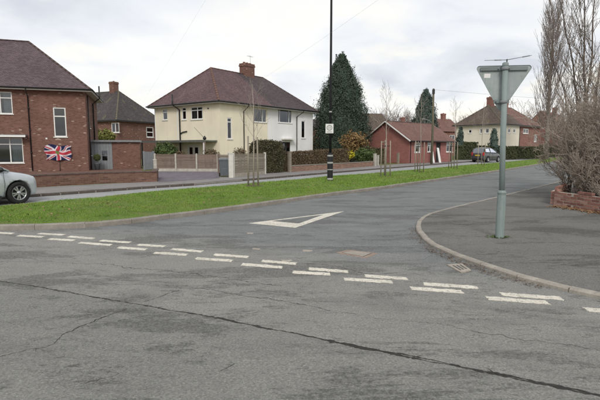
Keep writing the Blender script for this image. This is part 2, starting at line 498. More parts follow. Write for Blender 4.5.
plain('wire_pale', (0.30, 0.31, 0.33), 0.6)
plain('iron', (0.09, 0.085, 0.08), 0.7, 0.3, 20, 0.4)

# ------------------------------------------------------------------ mesh helpers
class MB:
    def __init__(s):
        s.v = []; s.f = []; s.sm = []
    def quad(s, *pts, smooth=False):
        i = len(s.v)
        s.v += [tuple(p) for p in pts]
        s.f.append(tuple(range(i, i + len(pts)))); s.sm.append(smooth)
    def box(s, x0, x1, y0, y1, z0, z1, M=None):
        p = [Vector((x, y, z)) for z in (z0, z1) for y in (y0, y1) for x in (x0, x1)]
        if M is not None:
            p = [M @ q for q in p]
        i = len(s.v)
        s.v += [tuple(q) for q in p]
        for f in ((0, 2, 3, 1), (4, 5, 7, 6), (0, 1, 5, 4), (2, 6, 7, 3), (0, 4, 6, 2), (1, 3, 7, 5)):
            s.f.append(tuple(i + k for k in f)); s.sm.append(False)
    def tube(s, pts, rads, n=6, caps=True, smooth=True):
        pts = [Vector(p) for p in pts]
        if not hasattr(rads, '__len__'):
            rads = [rads] * len(pts)
        base = len(s.v)
        prev = None
        for k, p in enumerate(pts):
            d = (pts[min(k + 1, len(pts) - 1)] - pts[max(k - 1, 0)])
            d = d.normalized() if d.length > 1e-9 else Vector((0, 0, 1))
            if prev is None:
                a = d.orthogonal().normalized()
            else:
                a = (prev - d * prev.dot(d))
                a = a.normalized() if a.length > 1e-6 else d.orthogonal().normalized()
            prev = a
            b = d.cross(a)
            for j in range(n):
                t = 2 * math.pi * j / n
                s.v.append(tuple(p + (a * math.cos(t) + b * math.sin(t)) * rads[k]))
        for k in range(len(pts) - 1):
            for j in range(n):
                j2 = (j + 1) % n
                s.f.append((base + k * n + j, base + k * n + j2, base + (k + 1) * n + j2, base + (k + 1) * n + j)); s.sm.append(smooth)
        if caps:
            s.f.append(tuple(base + j for j in reversed(range(n)))); s.sm.append(False)
            e = base + (len(pts) - 1) * n
            s.f.append(tuple(e + j for j in range(n))); s.sm.append(False)
    def lathe(s, prof, n=20, M=None, smooth=True):        # prof [(r,z)]
        base = len(s.v)
        for r, z in prof:
            for j in range(n):
                t = 2 * math.pi * j / n
                q = Vector((r * math.cos(t), r * math.sin(t), z))
                s.v.append(tuple(M @ q if M is not None else q))
        for k in range(len(prof) - 1):
            for j in range(n):
                j2 = (j + 1) % n
                s.f.append((base + k * n + j, base + k * n + j2, base + (k + 1) * n + j2, base + (k + 1) * n + j)); s.sm.append(smooth)
    def prism(s, poly, y0, y1, M=None):                    # poly in (x,z), extruded along y
        n = len(poly); i = len(s.v)
        for y in (y0, y1):
            for x, z in poly:
                q = Vector((x, y, z))
                s.v.append(tuple(M @ q if M is not None else q))
        s.f.append(tuple(i + k for k in range(n))); s.sm.append(False)
        s.f.append(tuple(i + n + k for k in reversed(range(n)))); s.sm.append(False)
        for k in range(n):
            k2 = (k + 1) % n
            s.f.append((i + k2, i + k, i + n + k, i + n + k2)); s.sm.append(False)
    def flat(s, poly, z):                                  # polygon (x,y) facing up
        pts = [Vector((p[0], p[1], z)) for p in poly]
        i = len(s.v)
        s.v += [tuple(p) for p in pts]
        for a, b, c in tessellate_polygon([pts]):
            n = (pts[b] - pts[a]).cross(pts[c] - pts[a])
            s.f.append((i + a, i + b, i + c) if n.z > 0 else (i + a, i + c, i + b)); s.sm.append(False)
    def slab(s, poly, z0, z1):
        s.flat(poly, z1)
        n = len(poly)
        for k in range(n):
            a, b = poly[k], poly[(k + 1) % n]
            s.quad((a[0], a[1], z0), (b[0], b[1], z0), (b[0], b[1], z1), (a[0], a[1], z1))
    def mesh(s, name, mat, recalc=False):
        me = bpy.data.meshes.new(name)
        me.from_pydata(s.v, [], s.f)
        me.polygons.foreach_set('use_smooth', s.sm)
        if recalc:
            bm = bmesh.new(); bm.from_mesh(me)
            bmesh.ops.remove_doubles(bm, verts=bm.verts, dist=1e-5)
            bmesh.ops.recalc_face_normals(bm, faces=bm.faces)
            bm.to_mesh(me); bm.free()
        add_uv(me)
        if mat:
            me.materials.append(MATS[mat] if isinstance(mat, str) else mat)
        me.update()
        return me
    def build(s, name, mat, parent=None, loc=None, rot=None, recalc=False):
        return link(name, s.mesh(name, mat, recalc), parent, loc, rot)

def add_uv(me):
    uvl = me.uv_layers.new(name='UVMap')
    nl = len(me.loops)
    if nl > 60000:
        return
    uv = np.zeros((nl, 2), dtype=np.float32)
    for p in me.polygons:
        n = p.normal
        if abs(n.z) > 0.995:
            t = Vector((1, 0, 0)); b = Vector((0, 1, 0))
        else:
            t = Vector((0, 0, 1)).cross(n).normalized(); b = n.cross(t)
        for li in p.loop_indices:
            co = me.vertices[me.loops[li].vertex_index].co
            uv[li] = (co.dot(t), co.dot(b))
    uvl.data.foreach_set('uv', uv.ravel())

def link(name, me, parent=None, loc=None, rot=None):
    o = bpy.data.objects.new(name, me)
    COL.objects.link(o)
    if parent is not None:
        o.parent = parent
    if loc is not None:
        o.location = loc
    if rot is not None:
        o.rotation_euler = rot
    return o
def thing(name, label, cat, loc=(0, 0, 0), rz=0.0, group=None):
    o = bpy.data.objects.new(name, None)
    o.empty_display_size = 0.2
    COL.objects.link(o)
    o.location = loc
    o.rotation_euler = (0, 0, rz)
    return tag(o, label, cat, group)
def tag(o, label, cat, group=None):
    o['label'] = label; o['category'] = cat
    if group:
        o['group'] = group
    return o
def struct(o):
    o['kind'] = 'structure'
    return o
def stuff(o, label=None, cat=None):
    o['kind'] = 'stuff'
    if label:
        o['label'] = label; o['category'] = cat
    return o
def np_mesh(name, verts, faces, mat, parent=None, loc=None):
    """verts (n,3), faces (m,k) arrays"""
    me = bpy.data.meshes.new(name)
    k = faces.shape[1]
    me.vertices.add(len(verts)); me.vertices.foreach_set('co', verts.astype(np.float32).ravel())
    me.loops.add(faces.size); me.loops.foreach_set('vertex_index', faces.astype(np.int32).ravel())
    me.polygons.add(len(faces))
    me.polygons.foreach_set('loop_start', np.arange(0, faces.size, k, dtype=np.int32))
    me.update(calc_edges=True)
    me.validate()
    me.materials.append(MATS[mat])
    return link(name, me, parent, loc)

# ================================================================== THE SETTING
def catmull(pts, per=10):
    pts = [np.array(p[:2], float) for p in pts]
    pts = [2 * pts[0] - pts[1]] + pts + [2 * pts[-1] - pts[-2]]
    out = []
    for i in range(1, len(pts) - 2):
        p0, p1, p2, p3 = pts[i - 1:i + 3]
        for k in range(per):
            t = k / per
            out.append(0.5 * (2 * p1 + (p2 - p0) * t + (2 * p0 - 5 * p1 + 4 * p2 - p3) * t * t + (3 * p1 - p0 - 3 * p2 + p3) * t ** 3))
    out.append(pts[-2])
    return np.array(out)
def resample(line, step):
    seg = np.linalg.norm(np.diff(line, axis=0), axis=1)
    s = np.concatenate([[0], np.cumsum(seg)])
    n = max(2, int(round(s[-1] / step)) + 1)
    q = np.linspace(0, s[-1], n)
    return np.stack([np.interp(q, s, line[:, 0]), np.interp(q, s, line[:, 1])], 1)
def offset(line, d):
    t = np.gradient(line, axis=0)
    t /= np.linalg.norm(t, axis=1)[:, None]
    return line + np.stack([-t[:, 1], t[:, 0]], 1) * d         # + is to the left of travel

# traces (photograph pixels)
VERGE_KERB = [(-160, 231.5), (-60, 231), (0, 230.5), (67, 229), (110, 226), (140, 222.7), (167, 219), (200, 215), (233, 210.5), (280, 203.7),
              (330, 196), (380, 189.5), (430, 182), (470, 176), (520, 168.2), (555, 162), (580, 157.8)]
VERGE_FAR = [(-160, 221), (-60, 213), (0, 207), (60, 200.6), (100, 197.3), (150, 192), (240, 184.2), (300, 179.3), (330, 176.2), (380, 172.6), (430, 168.4),
             (470, 164.7), (502, 162.2), (545, 158.3), (580, 155.6)]
FAR_KERB = [(-160, 214), (-60, 206), (0, 199.5), (60, 195.4), (100, 192.4), (145, 189), (190, 186), (235, 182), (270, 179), (326, 174), (380, 169.5),
            (430, 165.4), (470, 162.2), (510, 159.5), (545, 156.6), (580, 154.6)]
BACK_LINE = [(-160, 205), (-60, 195), (0, 189.8), (60, 186), (100, 184), (157, 181.5), (220, 177.0), (265, 173.4), (292, 171.5), (345, 168), (378, 165.4),
             (430, 161.8), (470, 159.3), (510, 157), (545, 155), (580, 153.6)]
RIGHT_KERB = [(720, 323), (650, 310), (600, 299.5), (557, 289.5), (507, 276), (483, 267.5), (462, 260), (443, 252.5), (430, 246), (420.5, 238), (416, 230),
              (417, 222.5), (424, 217), (433, 213.6), (448, 209.6), (467, 205), (500, 197.2), (527, 190.3), (556, 183), (590, 174.5), (630, 166)]

# ground to the horizon
g = MB()
g.quad((-1500, -600, -0.03), (1500, -600, -0.03), (1500, 2400, -0.03), (-1500, 2400, -0.03))
struct(g.build('ground', 'garden_turf'))
# tarmac of the junction and side road
g = MB()
nx = 12
g.quad((-70, -30, 0), (90, -30, 0), (90, 95, 0), (-70, 95, 0))
road = struct(g.build('road', 'asphalt_road'))

US = np.concatenate([np.linspace(-160, 0, 10), np.linspace(8, 380, 60), np.linspace(386, 580, 44)])
def trace(tr, z=0.0):
    return np.array([P(u, interp(tr, u), z)[:2] for u in US])
def crest_z(u):
    return float(np.interp(u, [-160, 0, 60, 300, 430, 580], [0.10, 0.12, 0.19, 0.20, 0.16, 0.12]))
L0 = catmull([P(u, v)[:2] for u, v in VERGE_KERB], 8)
verge_kerb_line = resample(L0, 0.92)
KZ = 0.105
# grass verge: a low mound between the side road and the service road
vg = MB()
rows = 9
Lp = trace(VERGE_KERB)
Fp = np.array([P(u, interp(VERGE_FAR, u), crest_z(u))[:2] for u in US])
tg = np.gradient(Lp, axis=0); tg /= np.linalg.norm(tg, axis=1)[:, None]
Lin = Lp + np.stack([-tg[:, 1], tg[:, 0]], 1) * 0.10
VP = np.zeros((len(US), rows + 2, 3))
for i, u in enumerate(US):
    for j in range(rows):
        t = j / (rows - 1)
        xy = Lin[i] * (1 - t) + Fp[i] * t
        z = (KZ - 0.012) + (crest_z(u) - KZ + 0.012) * math.sin(t * math.pi / 2) + 0.012 * math.sin(xy[0] * 2.1 + t * 5) * math.sin(xy[1] * 1.7) * (0 < j < rows - 1)
        VP[i, j] = (xy[0], xy[1], z)
    d = Fp[i] / np.linalg.norm(Fp[i])
    back = min(1.3, max(0.25, np.linalg.norm(P(u, interp(FAR_KERB, u))[:2]) - np.linalg.norm(Fp[i]) - 1.6))
    VP[i, rows] = (*(Fp[i] + d * back * 0.5), crest_z(u) * 0.6)
    VP[i, rows + 1] = (*(Fp[i] + d * back), -0.02)
vv = [tuple(p) for p in VP.reshape(-1, 3)]
RW = rows + 2
vf = [(i * RW + j, (i + 1) * RW + j, (i + 1) * RW + j + 1, i * RW + j + 1) for i in range(len(US) - 1) for j in range(RW - 1)]
vg.v, vg.f, vg.sm = vv, vf, [True] * len(vf)
verge = struct(vg.build('grass_verge', 'verge_turf', recalc=True))
if verge.data.polygons[0].normal.z < 0:
    verge.data.flip_normals()

# blades on the verge, denser and finer near the camera
def verge_blades():
    quads = []
    areas = []
    for i in range(len(US) - 1):
        for j in range(rows):
            a, b, c, d = VP[i, j], VP[i + 1, j], VP[i + 1, j + 1], VP[i, j + 1]
            ar = 0.5 * np.linalg.norm(np.cross(c - a, d - b))
            dist = np.linalg.norm((a + c) / 2)
            dens = 1500 if dist < 12 else (900 if dist < 16 else (420 if dist < 24 else (140 if dist < 45 else 40)))
            if US[i] < -30:
                dens *= 0.1
            n = int(ar * dens)
            if n == 0:
                continue
            s, t = rng.random(n), rng.random(n)
            p = (a[None] * ((1 - s) * (1 - t))[:, None] + b[None] * (s * (1 - t))[:, None] + c[None] * (s * t)[:, None] + d[None] * ((1 - s) * t)[:, None])
            bare = np.sin(p[:, 0] * 1.3 + p[:, 1] * .7) + np.sin(p[:, 0] * 2.9 - p[:, 1] * 2.1 + 1) + .8 * np.sin(p[:, 0] * 6.1 + p[:, 1] * 5.3) + .6 * np.sin(p[:, 1] * 9.7 - p[:, 0] * 4.1)
            ok = (bare + (.55 if j < 1 else 0) < 1.55) | (rng.random(n) < .22)
            p = p[ok]
            quads.append(np.concatenate([p, np.full((len(p), 1), dist)], 1))
    q = np.concatenate(quads)
    n = len(q)
    sc = np.clip(q[:, 3] / 13, 0.8, 3.2)
    h = (0.022 + 0.030 * rng.random(n) ** 2) * np.clip(sc, 0.9, 1.5)
    w = 0.006 * sc * (0.7 + 0.7 * rng.random(n))
    az = rng.random(n) * 2 * math.pi
    lean = rng.normal(0, 0.7, (n, 2)) * h[:, None]
    tx, ty = np.cos(az) * w, np.sin(az) * w
    base = q[:, :3].copy(); base[:, 2] -= 0.006
    V = np.zeros((n, 3, 3))
    V[:, 0] = base + np.stack([tx, ty, np.zeros(n)], 1)
    V[:, 1] = base - np.stack([tx, ty, np.zeros(n)], 1)
    V[:, 2] = base + np.stack([lean[:, 0], lean[:, 1], h], 1)
    # longer tufts along the kerb, hanging a little over it, and clumps here and there
    tb = []
    for i in range(len(US) - 1):
        if US[i] < -30 or US[i] > 440:
            continue
        a, b_ = VP[i, 0], VP[i + 1, 0]
        ln = np.linalg.norm(b_ - a)
        k = int(ln * 55)
        s = rng.random(k)
        p = a[None] * (1 - s)[:, None] + b_[None] * s[:, None]
        keep = np.sin(p[:, 0] * 3.1 + p[:, 1] * 2.3) + np.sin(p[:, 0] * 7.7) * .7 + rng.normal(0, .5, k) > -.1
        p = p[keep]; p[:, :2] += rng.normal(0, .02, (len(p), 2))
        tb.append(p)
        for j in range(1, rows - 1):
            if rng.random() < 0.35:
                c = VP[i, j] + (VP[i + 1, j + 1] - VP[i, j]) * rng.random()
                q = np.tile(c, (40, 1)); q[:, :2] += rng.normal(0, .06, (40, 2)); tb.append(q)
    tb = np.concatenate(tb); k = len(tb)
    h2 = 0.03 + 0.04 * rng.random(k); az = rng.random(k) * 6.283; w2 = 0.006 * np.clip(np.linalg.norm(tb[:, :2], axis=1) / 13, .8, 2)
    V2 = np.zeros((k, 3, 3)); tb[:, 2] -= .008
    V2[:, 0] = tb + np.stack([np.cos(az) * w2, np.sin(az) * w2, 0 * az], 1); V2[:, 1] = tb - np.stack([np.cos(az) * w2, np.sin(az) * w2, 0 * az], 1)
    V2[:, 2] = tb + np.stack([rng.normal(0, .035, k), rng.normal(0, .035, k), h2], 1)
    V = np.concatenate([V, V2]); n += k
    o = np_mesh('grass', V.reshape(-1, 3), np.arange(n * 3).reshape(-1, 3), 'grass_blade')
    stuff(o, 'short green mown grass covering the verge between the two roads', 'grass')
verge_blades()

# service road behind the verge, far pavement, front gardens
def strip(name, a, b, z, mat, skirt=None):
    m = MB()
    for i in range(len(a) - 1):
        m.quad((*a[i], z), (*a[i + 1], z), (*b[i + 1], z), (*b[i], z))
    if skirt is not None:
        for i in range(len(a) - 1):
            m.quad((*a[i], skirt), (*a[i + 1], skirt), (*a[i + 1], z), (*a[i], z))
    return struct(m.build(name, mat))
Kp = trace(FAR_KERB); Bp = trace(BACK_LINE, 0.09)
Ks = Lp * 0.35 + Fp * 0.65
strip('service_road', Ks, Kp, 0.005, 'asphalt_service')
tgk = np.gradient(Kp, axis=0); tgk /= np.linalg.norm(tgk, axis=1)[:, None]
Kin = Kp + np.stack([-tgk[:, 1], tgk[:, 0]], 1) * 0.12
strip('far_pavement', Kin, Bp, 0.09, 'asphalt_far_pavement')
far_poly = [tuple(p) for p in Bp] + [(160, Bp[-1][1] + 20), (200, 320), (-200, 320), (-60, Bp[0][1])]
m = MB(); m.flat(far_poly, 0.086); struct(m.build('garden_ground', 'garden_turf'))
# block paved driveway
m = MB()
dz = 0.094
m.flat([P(u, v, dz)[:2] for u, v in ((158, 182.2), (190, 180.3), (219.5, 178.2), (221, 170.2), (157, 169.4))], dz)
struct(m.build('driveway', 'block_paving'))

# ---- kerbs: each stone a piece
def kerb(name, line, w, z0, z1, mat, parent_mat, skip=None, drop=None, gap=0.014):
    inner = offset(line, w)
    bed = MB()
    for i in range(len(line) - 1):
        a, b, c, d = line[i], line[i + 1], inner[i + 1], inner[i]
        ca, cb = (a * 0.9 + d * 0.1), (b * 0.9 + c * 0.1)
        bed.quad((*ca, z1 - 0.02), (*cb, z1 - 0.02), (*c, z1 - 0.02), (*d, z1 - 0.02))
        bed.quad((*ca, z0), (*cb, z0), (*cb, z1 - 0.02), (*ca, z1 - 0.02))
    root = struct(bed.build(name, parent_mat))
    me = None
    for i in range(len(line) - 1):
        a, b = Vector(line[i]), Vector(line[i + 1])
        ln = (b - a).length
        if me is None:
            mb = MB()
            h = z1 - z0
            e = 0.018
            prof = [(0.0, -0.04), (0.0, h - e), (e, h), (w, h), (w, -0.04)]
            n = len(prof)
            for x in (0.0, 1.0):
                for (y, z) in prof:
                    mb.v.append((x, y, z))
            for k in range(n):
                k2 = (k + 1) % n
                mb.f.append((k, k2, n + k2, n + k)); mb.sm.append(False)
            mb.f.append(tuple(range(n))[::-1]); mb.sm.append(False)
            mb.f.append(tuple(range(n, 2 * n))); mb.sm.append(False)
            me = mb.mesh('kerb_stone', mat, recalc=True)
        o = link('kerb_stone', me, root)
        ang = math.atan2(b.y - a.y, b.x - a.x) + random.uniform(-0.014, 0.014)
        low = drop(i, a) if drop else 1.0
        o.location = (a.x + random.uniform(-0.004, 0.004), a.y + random.uniform(-0.006, 0.006), z0 - (1 - low) * (z1 - z0) + random.uniform(-0.004, 0.004))
        o.rotation_euler = (0, random.uniform(-0.006, 0.006), ang)
        o.scale = (ln - gap, 1, 1)
    return root
kerb('verge_kerb', verge_kerb_line, 0.13, 0.0, KZ, 'kerb_concrete', 'kerb_concrete')
rk_line = catmull([P(u, v)[:2] for u, v in RIGHT_KERB], 8)
rk = resample(rk_line, 0.62)
RZ = 0.05
kerb('pavement_kerb', rk[::-1], 0.095, 0.0, RZ, 'kerb_pale', 'kerb_pale')
fk = resample(catmull([tuple(p) for p in Kp[::4]], 4), 0.60)
def drive_drop(i, a):
    u = 300 + 450 * a.x / a.y
    return 0.35 if 188 < u < 238 else 1.0
kerb('far_kerb', fk, 0.12, 0.0, 0.10, 'kerb_dark', 'kerb_concrete', drop=drive_drop, gap=0.05)

# right-hand pavement
rin = offset(rk[::-1], 0.088)[::-1]
pave = [tuple(p) for p in rin] + [(70, 70), (90, 40), (70, -28), (30, -12)]
m = MB(); m.flat(pave, RZ - 0.006); struct(m.build('pavement', 'asphalt_pavement'))
# grit and leaf litter gathered along the right kerb
def scatter_leaves(name, label, pts, spread, n, size, mat='leaf_dead', cat='leaves', lift=0.006):
    pts = np.array(pts, float)
    seg = rng.integers(0, len(pts) - 1, n)
    t = rng.random(n)
    p = pts[seg] * (1 - t)[:, None] + pts[seg + 1] * t[:, None]
    p[:, :2] += rng.normal(0, 1, (n, 2)) * np.array(spread)
    p[:, 2] += lift + rng.random(n) * 0.012
    az = rng.random(n) * 6.283
    s = size * (0.5 + rng.random(n))
    V = np.zeros((n, 4, 3))
    for k, (a, b) in enumerate(((1, 0), (0.1, 0.55), (-1, 0), (0.1, -0.55))):
        V[:, k, 0] = p[:, 0] + s * (a * np.cos(az) - b * np.sin(az))
        V[:, k, 1] = p[:, 1] + s * (a * np.sin(az) + b * np.cos(az))
        V[:, k, 2] = p[:, 2] + rng.normal(0, 0.25, n) * s
    V[:, :, 2] = np.maximum(V[:, :, 2], pts[0, 2] + 0.003)
    o = np_mesh(name, V.reshape(-1, 3), np.arange(n * 4).reshape(-1, 4), mat)
    return stuff(o, label, cat)
def w3(uvs, z):
    return [tuple(P(u, v, z)) for u, v in uvs]
scatter_leaves('leaf_litter', 'brown leaf litter and grit in the gutter at the pavement corner',
               w3([(412, 228), (417, 238), (428, 248), (441, 255), (458, 262), (480, 269.5), (505, 278.5), (540, 287.5)], 0.0), (0.06, 0.055), 1200, 0.011, 'leaf_dirt')
scatter_leaves('fallen_leaves', 'fallen brown leaves heaped at the foot of the low brick wall',
               w3([(556, 206.5), (572, 208.5), (588, 211), (606, 214), (640, 221)], RZ - 0.006), (0.12, 0.10), 1500, 0.030)
scatter_leaves('verge_leaves', 'sparse dead leaves and litter scattered over the grass verge', [tuple(VP[i, 4] + np.array([0, 0, .02])) for i in range(8, 80)], (0.9, 0.8), 420, 0.026)
scatter_leaves('post_moss', 'moss and dead leaves round the foot of the sign post',
               w3([(494, 236), (499, 238), (505, 237)], RZ - 0.006), (0.07, 0.05), 140, 0.022, 'leaf_green', 'moss')

# ---- road markings: each dash a piece of the road
def patch(name, poly, z, mat, parent, jag=0.0, sub=0):
    pts = [Vector(p[:2]) for p in poly]
    if sub:
        q = []
        for k in range(len(pts)):
            a, b = pts[k], pts[(k + 1) % len(pts)]
            for i in range(sub):
                c = a.lerp(b, i / sub)
                q.append(c + Vector((random.gauss(0, jag), random.gauss(0, jag))))
        pts = q
    m = MB()
    m.slab([tuple(p) for p in pts], 0.0005, z)
    return m.build(name, mat, parent)
A = [(38, 233, 65, 235.6), (68, 236, 95, 239.4), (100, 240, 131, 243.4), (137, 244, 166, 247.4), (171, 248.3, 203, 252.6), (213, 253.7, 249, 258.2),
     (261, 260, 297, 265), (308, 267.7, 349, 273.2), (364, 274.7, 408, 280.2), (423, 282.7, 478, 289.4), (500, 292.6, 563, 300.6), (585, 307.5, 652, 317)]
B = [(-12, 231.8, 14, 234.2), (17, 235, 44, 237.8), (48, 238.4, 75, 241.2), (79, 242, 112, 246), (117, 246.7, 147, 250.4), (153, 252, 188, 255.8),
     (195, 257.5, 233, 262), (241, 263.3, 283, 268.8), (292, 271, 331, 275.8), (343, 277.8, 393, 283.6), (410, 287, 463, 293.6), (486, 296.6, 549, 305)]
for (u1, v1, u2, v2) in A + B:
    th = 0.118
    a = P(u1, v1 + 1.0); b = P(u2, v2 - 1.0)
    k1 = th / (720 / (v1 - HOR) ** 2) / 2; k2 = th / (720 / (v2 - HOR) ** 2) / 2
    a = P(u1 + 1, v1 + k1); b = P(u2 - 1, v2 - k2)
    ax = (b - a).to_2d().normalized()
    nrm = Vector((-ax.y, ax.x)) * th / 2
    sk = ax * 0.012
    a2, b2 = a.to_2d(), b.to_2d()
    patch('road_marking', [a2 - nrm + sk, b2 - nrm + sk, b2 + nrm - sk, a2 + nrm - sk], 0.0045, 'road_paint', road, 0.0065, 14)
# give-way triangle, three painted strokes around an open middle
oc = [P(249, 223.3), P(295.5, 227.8), P(344, 211.4)]
ic = [P(271, 221.2), P(299, 223.6), P(324, 214.6)]
m = MB()
for k in range(3):
    k2 = (k + 1) % 3
    m.slab([oc[k][:2], oc[k2][:2], ic[k2][:2], ic[k][:2]], 0.0005, 0.0045)
m.build('triangle_marking', 'road_paint', road)
# worn remains of older markings
for (u, v, w, h) in ((250.5, 233.3, 3.2, .7), (256, 249, 4.6, .8), (308, 250.8, 5.5, .9), (421, 220.4, 2.6, .5), (286, 260.6, 6, .6)):
    patch('worn_marking', [P(u - w, v - h), P(u + w, v - h * .6), P(u + w * .8, v + h), P(u - w * .7, v + h)], 0.003, 'pale_slab', road, 0.012, 5)

# ---- seams and cracks in the tarmac, jagged dark strips of their own width
def crack(name, uvs, wid, jag=0.014, z=0.0042, seedv=1):
    rr = random.Random(seedv)
    line = resample(catmull([P(u, v)[:2] for u, v in uvs], 8), 0.022)
    t = np.gradient(line, axis=0); t /= np.linalg.norm(t, axis=1)[:, None]
    nn = np.stack([-t[:, 1], t[:, 0]], 1)
    m = MB()
    off = 0.0
    prev = None
    w = wid
    run = 0.0
    spur = []
    for i, p in enumerate(line):
        off = off * 0.86 + rr.gauss(0, jag * 0.62)
        run = run * 0.9 + rr.gauss(0, 0.16)
        w = max(wid * .22, wid * (0.6 + max(-.3, run) + rr.gauss(0, 0.34)))
        if rr.random() < 0.05:
            spur.append((p + nn[i] * off, nn[i] * rr.choice((-1, 1)) + t[i] * rr.uniform(-1.5, 1.5), rr.uniform(.02, .10)))
        c = p + nn[i] * off
        cur = (c - nn[i] * w / 2, c + nn[i] * w / 2)
        if prev is not None:
            m.quad((*prev[0], z), (*cur[0], z), (*cur[1], z), (*prev[1], z))
        prev = cur
    for q, d, ln in spur:
        d = d / np.linalg.norm(d)
        k = np.array([-d[1], d[0]]) * wid * .18
        e = q + d * ln
        m.quad((*(q - k), z - .0002), (*e, z - .0002), (*(q + k), z - .0002))
    return m.build(name, 'tar_crack', road, recalc=False)
crack('seam', [(-60, 272), (0, 281), (50, 289), (100, 298), (160, 308.5), (200, 315), (270, 329), (335, 343), (400, 355.5), (500, 376), (600, 397), (700, 418)], 0.024, 0.006, 0.0050, 3)
crack('seam', [(330, 342), (400, 354.6), (500, 374.6), (600, 395), (700, 416)], 0.030, 0.006, 0.0056, 8)
crack('crack', [(0, 357), (25, 351), (50, 345), (65, 335), (85, 325), (105, 317), (125, 309)], 0.010, 0.012, 0.004, 4)
crack('crack', [(145, 302), (160, 297), (180, 290.5)], 0.008, 0.01, 0.004, 6)
crack('crack', [(200, 288), (230, 293), (260, 298), (290, 302.5), (330, 311)], 0.008, 0.012, 0.004, 7)
crack('crack', [(80, 384), (105, 379), (120, 375)], 0.007, 0.01, 0.004, 10)
crack('crack', [(220, 371), (228, 367), (234, 364)], 0.007, 0.008, 0.004, 11)
crack('crack', [(290, 262), (330, 266), (375, 274), (420, 269), (447, 265)], 0.007, 0.014, 0.004, 13)
crack('crack', [(340, 312), (380, 318), (430, 324), (480, 333), (540, 344), (600, 352)], 0.0035, 0.02, 0.004, 14)
crack('crack', [(0, 256), (60, 262), (140, 268), (220, 277), (280, 287)], 0.007, 0.02, 0.004, 15)
SEAM = [(-60, 272), (0, 281), (50, 289), (100, 298), (160, 308.5), (200, 315), (270, 329), (335, 343), (400, 355.5), (500, 376), (600, 397), (700, 418)]
sl = resample(catmull([P(u, v)[:2] for u, v in SEAM], 8), 0.25)
d0, d1 = sl[0] - sl[4], sl[-1] - sl[-5]
lane = [tuple(sl[0] + d0 * 12)] + [tuple(p) for p in sl] + [tuple(sl[-1] + d1 * 6), (6, -14), (-24, -14)]
m = MB(); m.flat(lane, 0.0025); m.build('lane_surface', 'asphalt_lane', road)
# trench repair and manhole beside the give-way line
patch('trench_repair', [P(366, 252.8), P(432, 254.8), P(424, 259.5), P(372, 262.6), P(344, 260.6)], 0.003, 'trench_patch', road, 0.006, 6)
mh = thing('manhole_cover', 'worn pinkish rectangular manhole surround set in the road', 'manhole', P(356, 255.5))
c0 = P(356, 255.5)
def rel(p):
    return (p.x - c0.x, p.y - c0.y)
oc = [P(336, 253), P(348, 250), P(378, 253.6), P(366, 258.6)]
m = MB(); m.slab([rel(p) for p in oc], 0.0, 0.006); m.build('surround', 'pink_slab', mh)
cen = sum(oc, Vector()) / 4
m = MB(); m.slab([rel(cen + (p - cen) * 0.66) for p in oc], 0.0, 0.010); m.build('cover', 'pale_slab', mh)
m = MB(); m.slab([rel(cen + (p - cen) * 0.72) for p in oc], 0.0, 0.0075); m.build('rim', 'iron', mh)
dc = thing('drain_cover', 'pale stone drain slab lying in the gutter by the broken kerb', 'drain cover', P(458, 268.5))
c0 = P(458, 268.5)
oc = [P(447, 265.5), P(462, 264.5), P(471, 271), P(461, 273.5)]
m = MB(); m.slab([rel(p) for p in oc], 0.0, 0.016); m.build('slab', 'pale_slab', dc)
cen = sum(oc, Vector()) / 4
for k in range(3):
    f = 0.25 + 0.25 * k
    a = oc[0].lerp(oc[1], f); b = oc[3].lerp(oc[2], f)
    a2, b2 = a.lerp(b, 0.2), a.lerp(b, 0.8)
    d = (oc[1] - oc[0]).normalized() * 0.012
    m = MB(); m.slab([rel(a2 - d), rel(a2 + d), rel(b2 + d), rel(b2 - d)], 0.0, 0.0185); m.build('slot', 'iron', dc)

# ================================================================== BUILDINGS
def frame_of(o):
    return Matrix.Translation(o.location) @ Matrix.Rotation(o.rotation_euler.z, 4, 'Z')
class Face:
    """a vertical wall plane of a thing: local origin, horizontal direction, outward normal"""
    def __init__(s, root, org, ux):
        s.root = root; s.o = Vector(org); s.ux = Vector(ux).normalized()
        s.n = s.ux.cross(Vector((0, 0, 1)))                # outward, walls seen with ux to the right
        s.W = frame_of(root)
    def px(s, u, v, out=0.0):                              # pixel -> (along, height) on the plane
        I = s.W.inverted()
        c = I @ CPOS; d = I.to_3x3() @ ray(u, v)
        q = s.o + s.n * out
        t = (q - c).dot(s.n) / d.dot(s.n)
        p = c + d * t
        return (p - s.o).dot(s.ux), p.z - s.o.z
    def rect(s, u1, v1, u2, v2):
        um, vm = (u1 + u2) / 2, (v1 + v2) / 2
        x1 = s.px(u1, vm)[0]; x2 = s.px(u2, vm)[0]
        z1 = s.px(um, v2)[1]; z2 = s.px(um, v1)[1]
        return (min(x1, x2), z1, max(x1, x2), z2)
    def pt(s, x, z, out=0.0):
        return s.o + s.ux * x + Vector((0, 0, z)) + s.n * out
    def M(s, x, z, out=0.0):                               # local matrix: x along, y inward, z up
        m = Matrix.Identity(4)
        for r in range(3):
            m[r][0] = s.ux[r]; m[r][1] = -s.n[r]; m[r][2] = (0, 0, 1)[r]
        m.translation = s.pt(x, z, out)
        return m

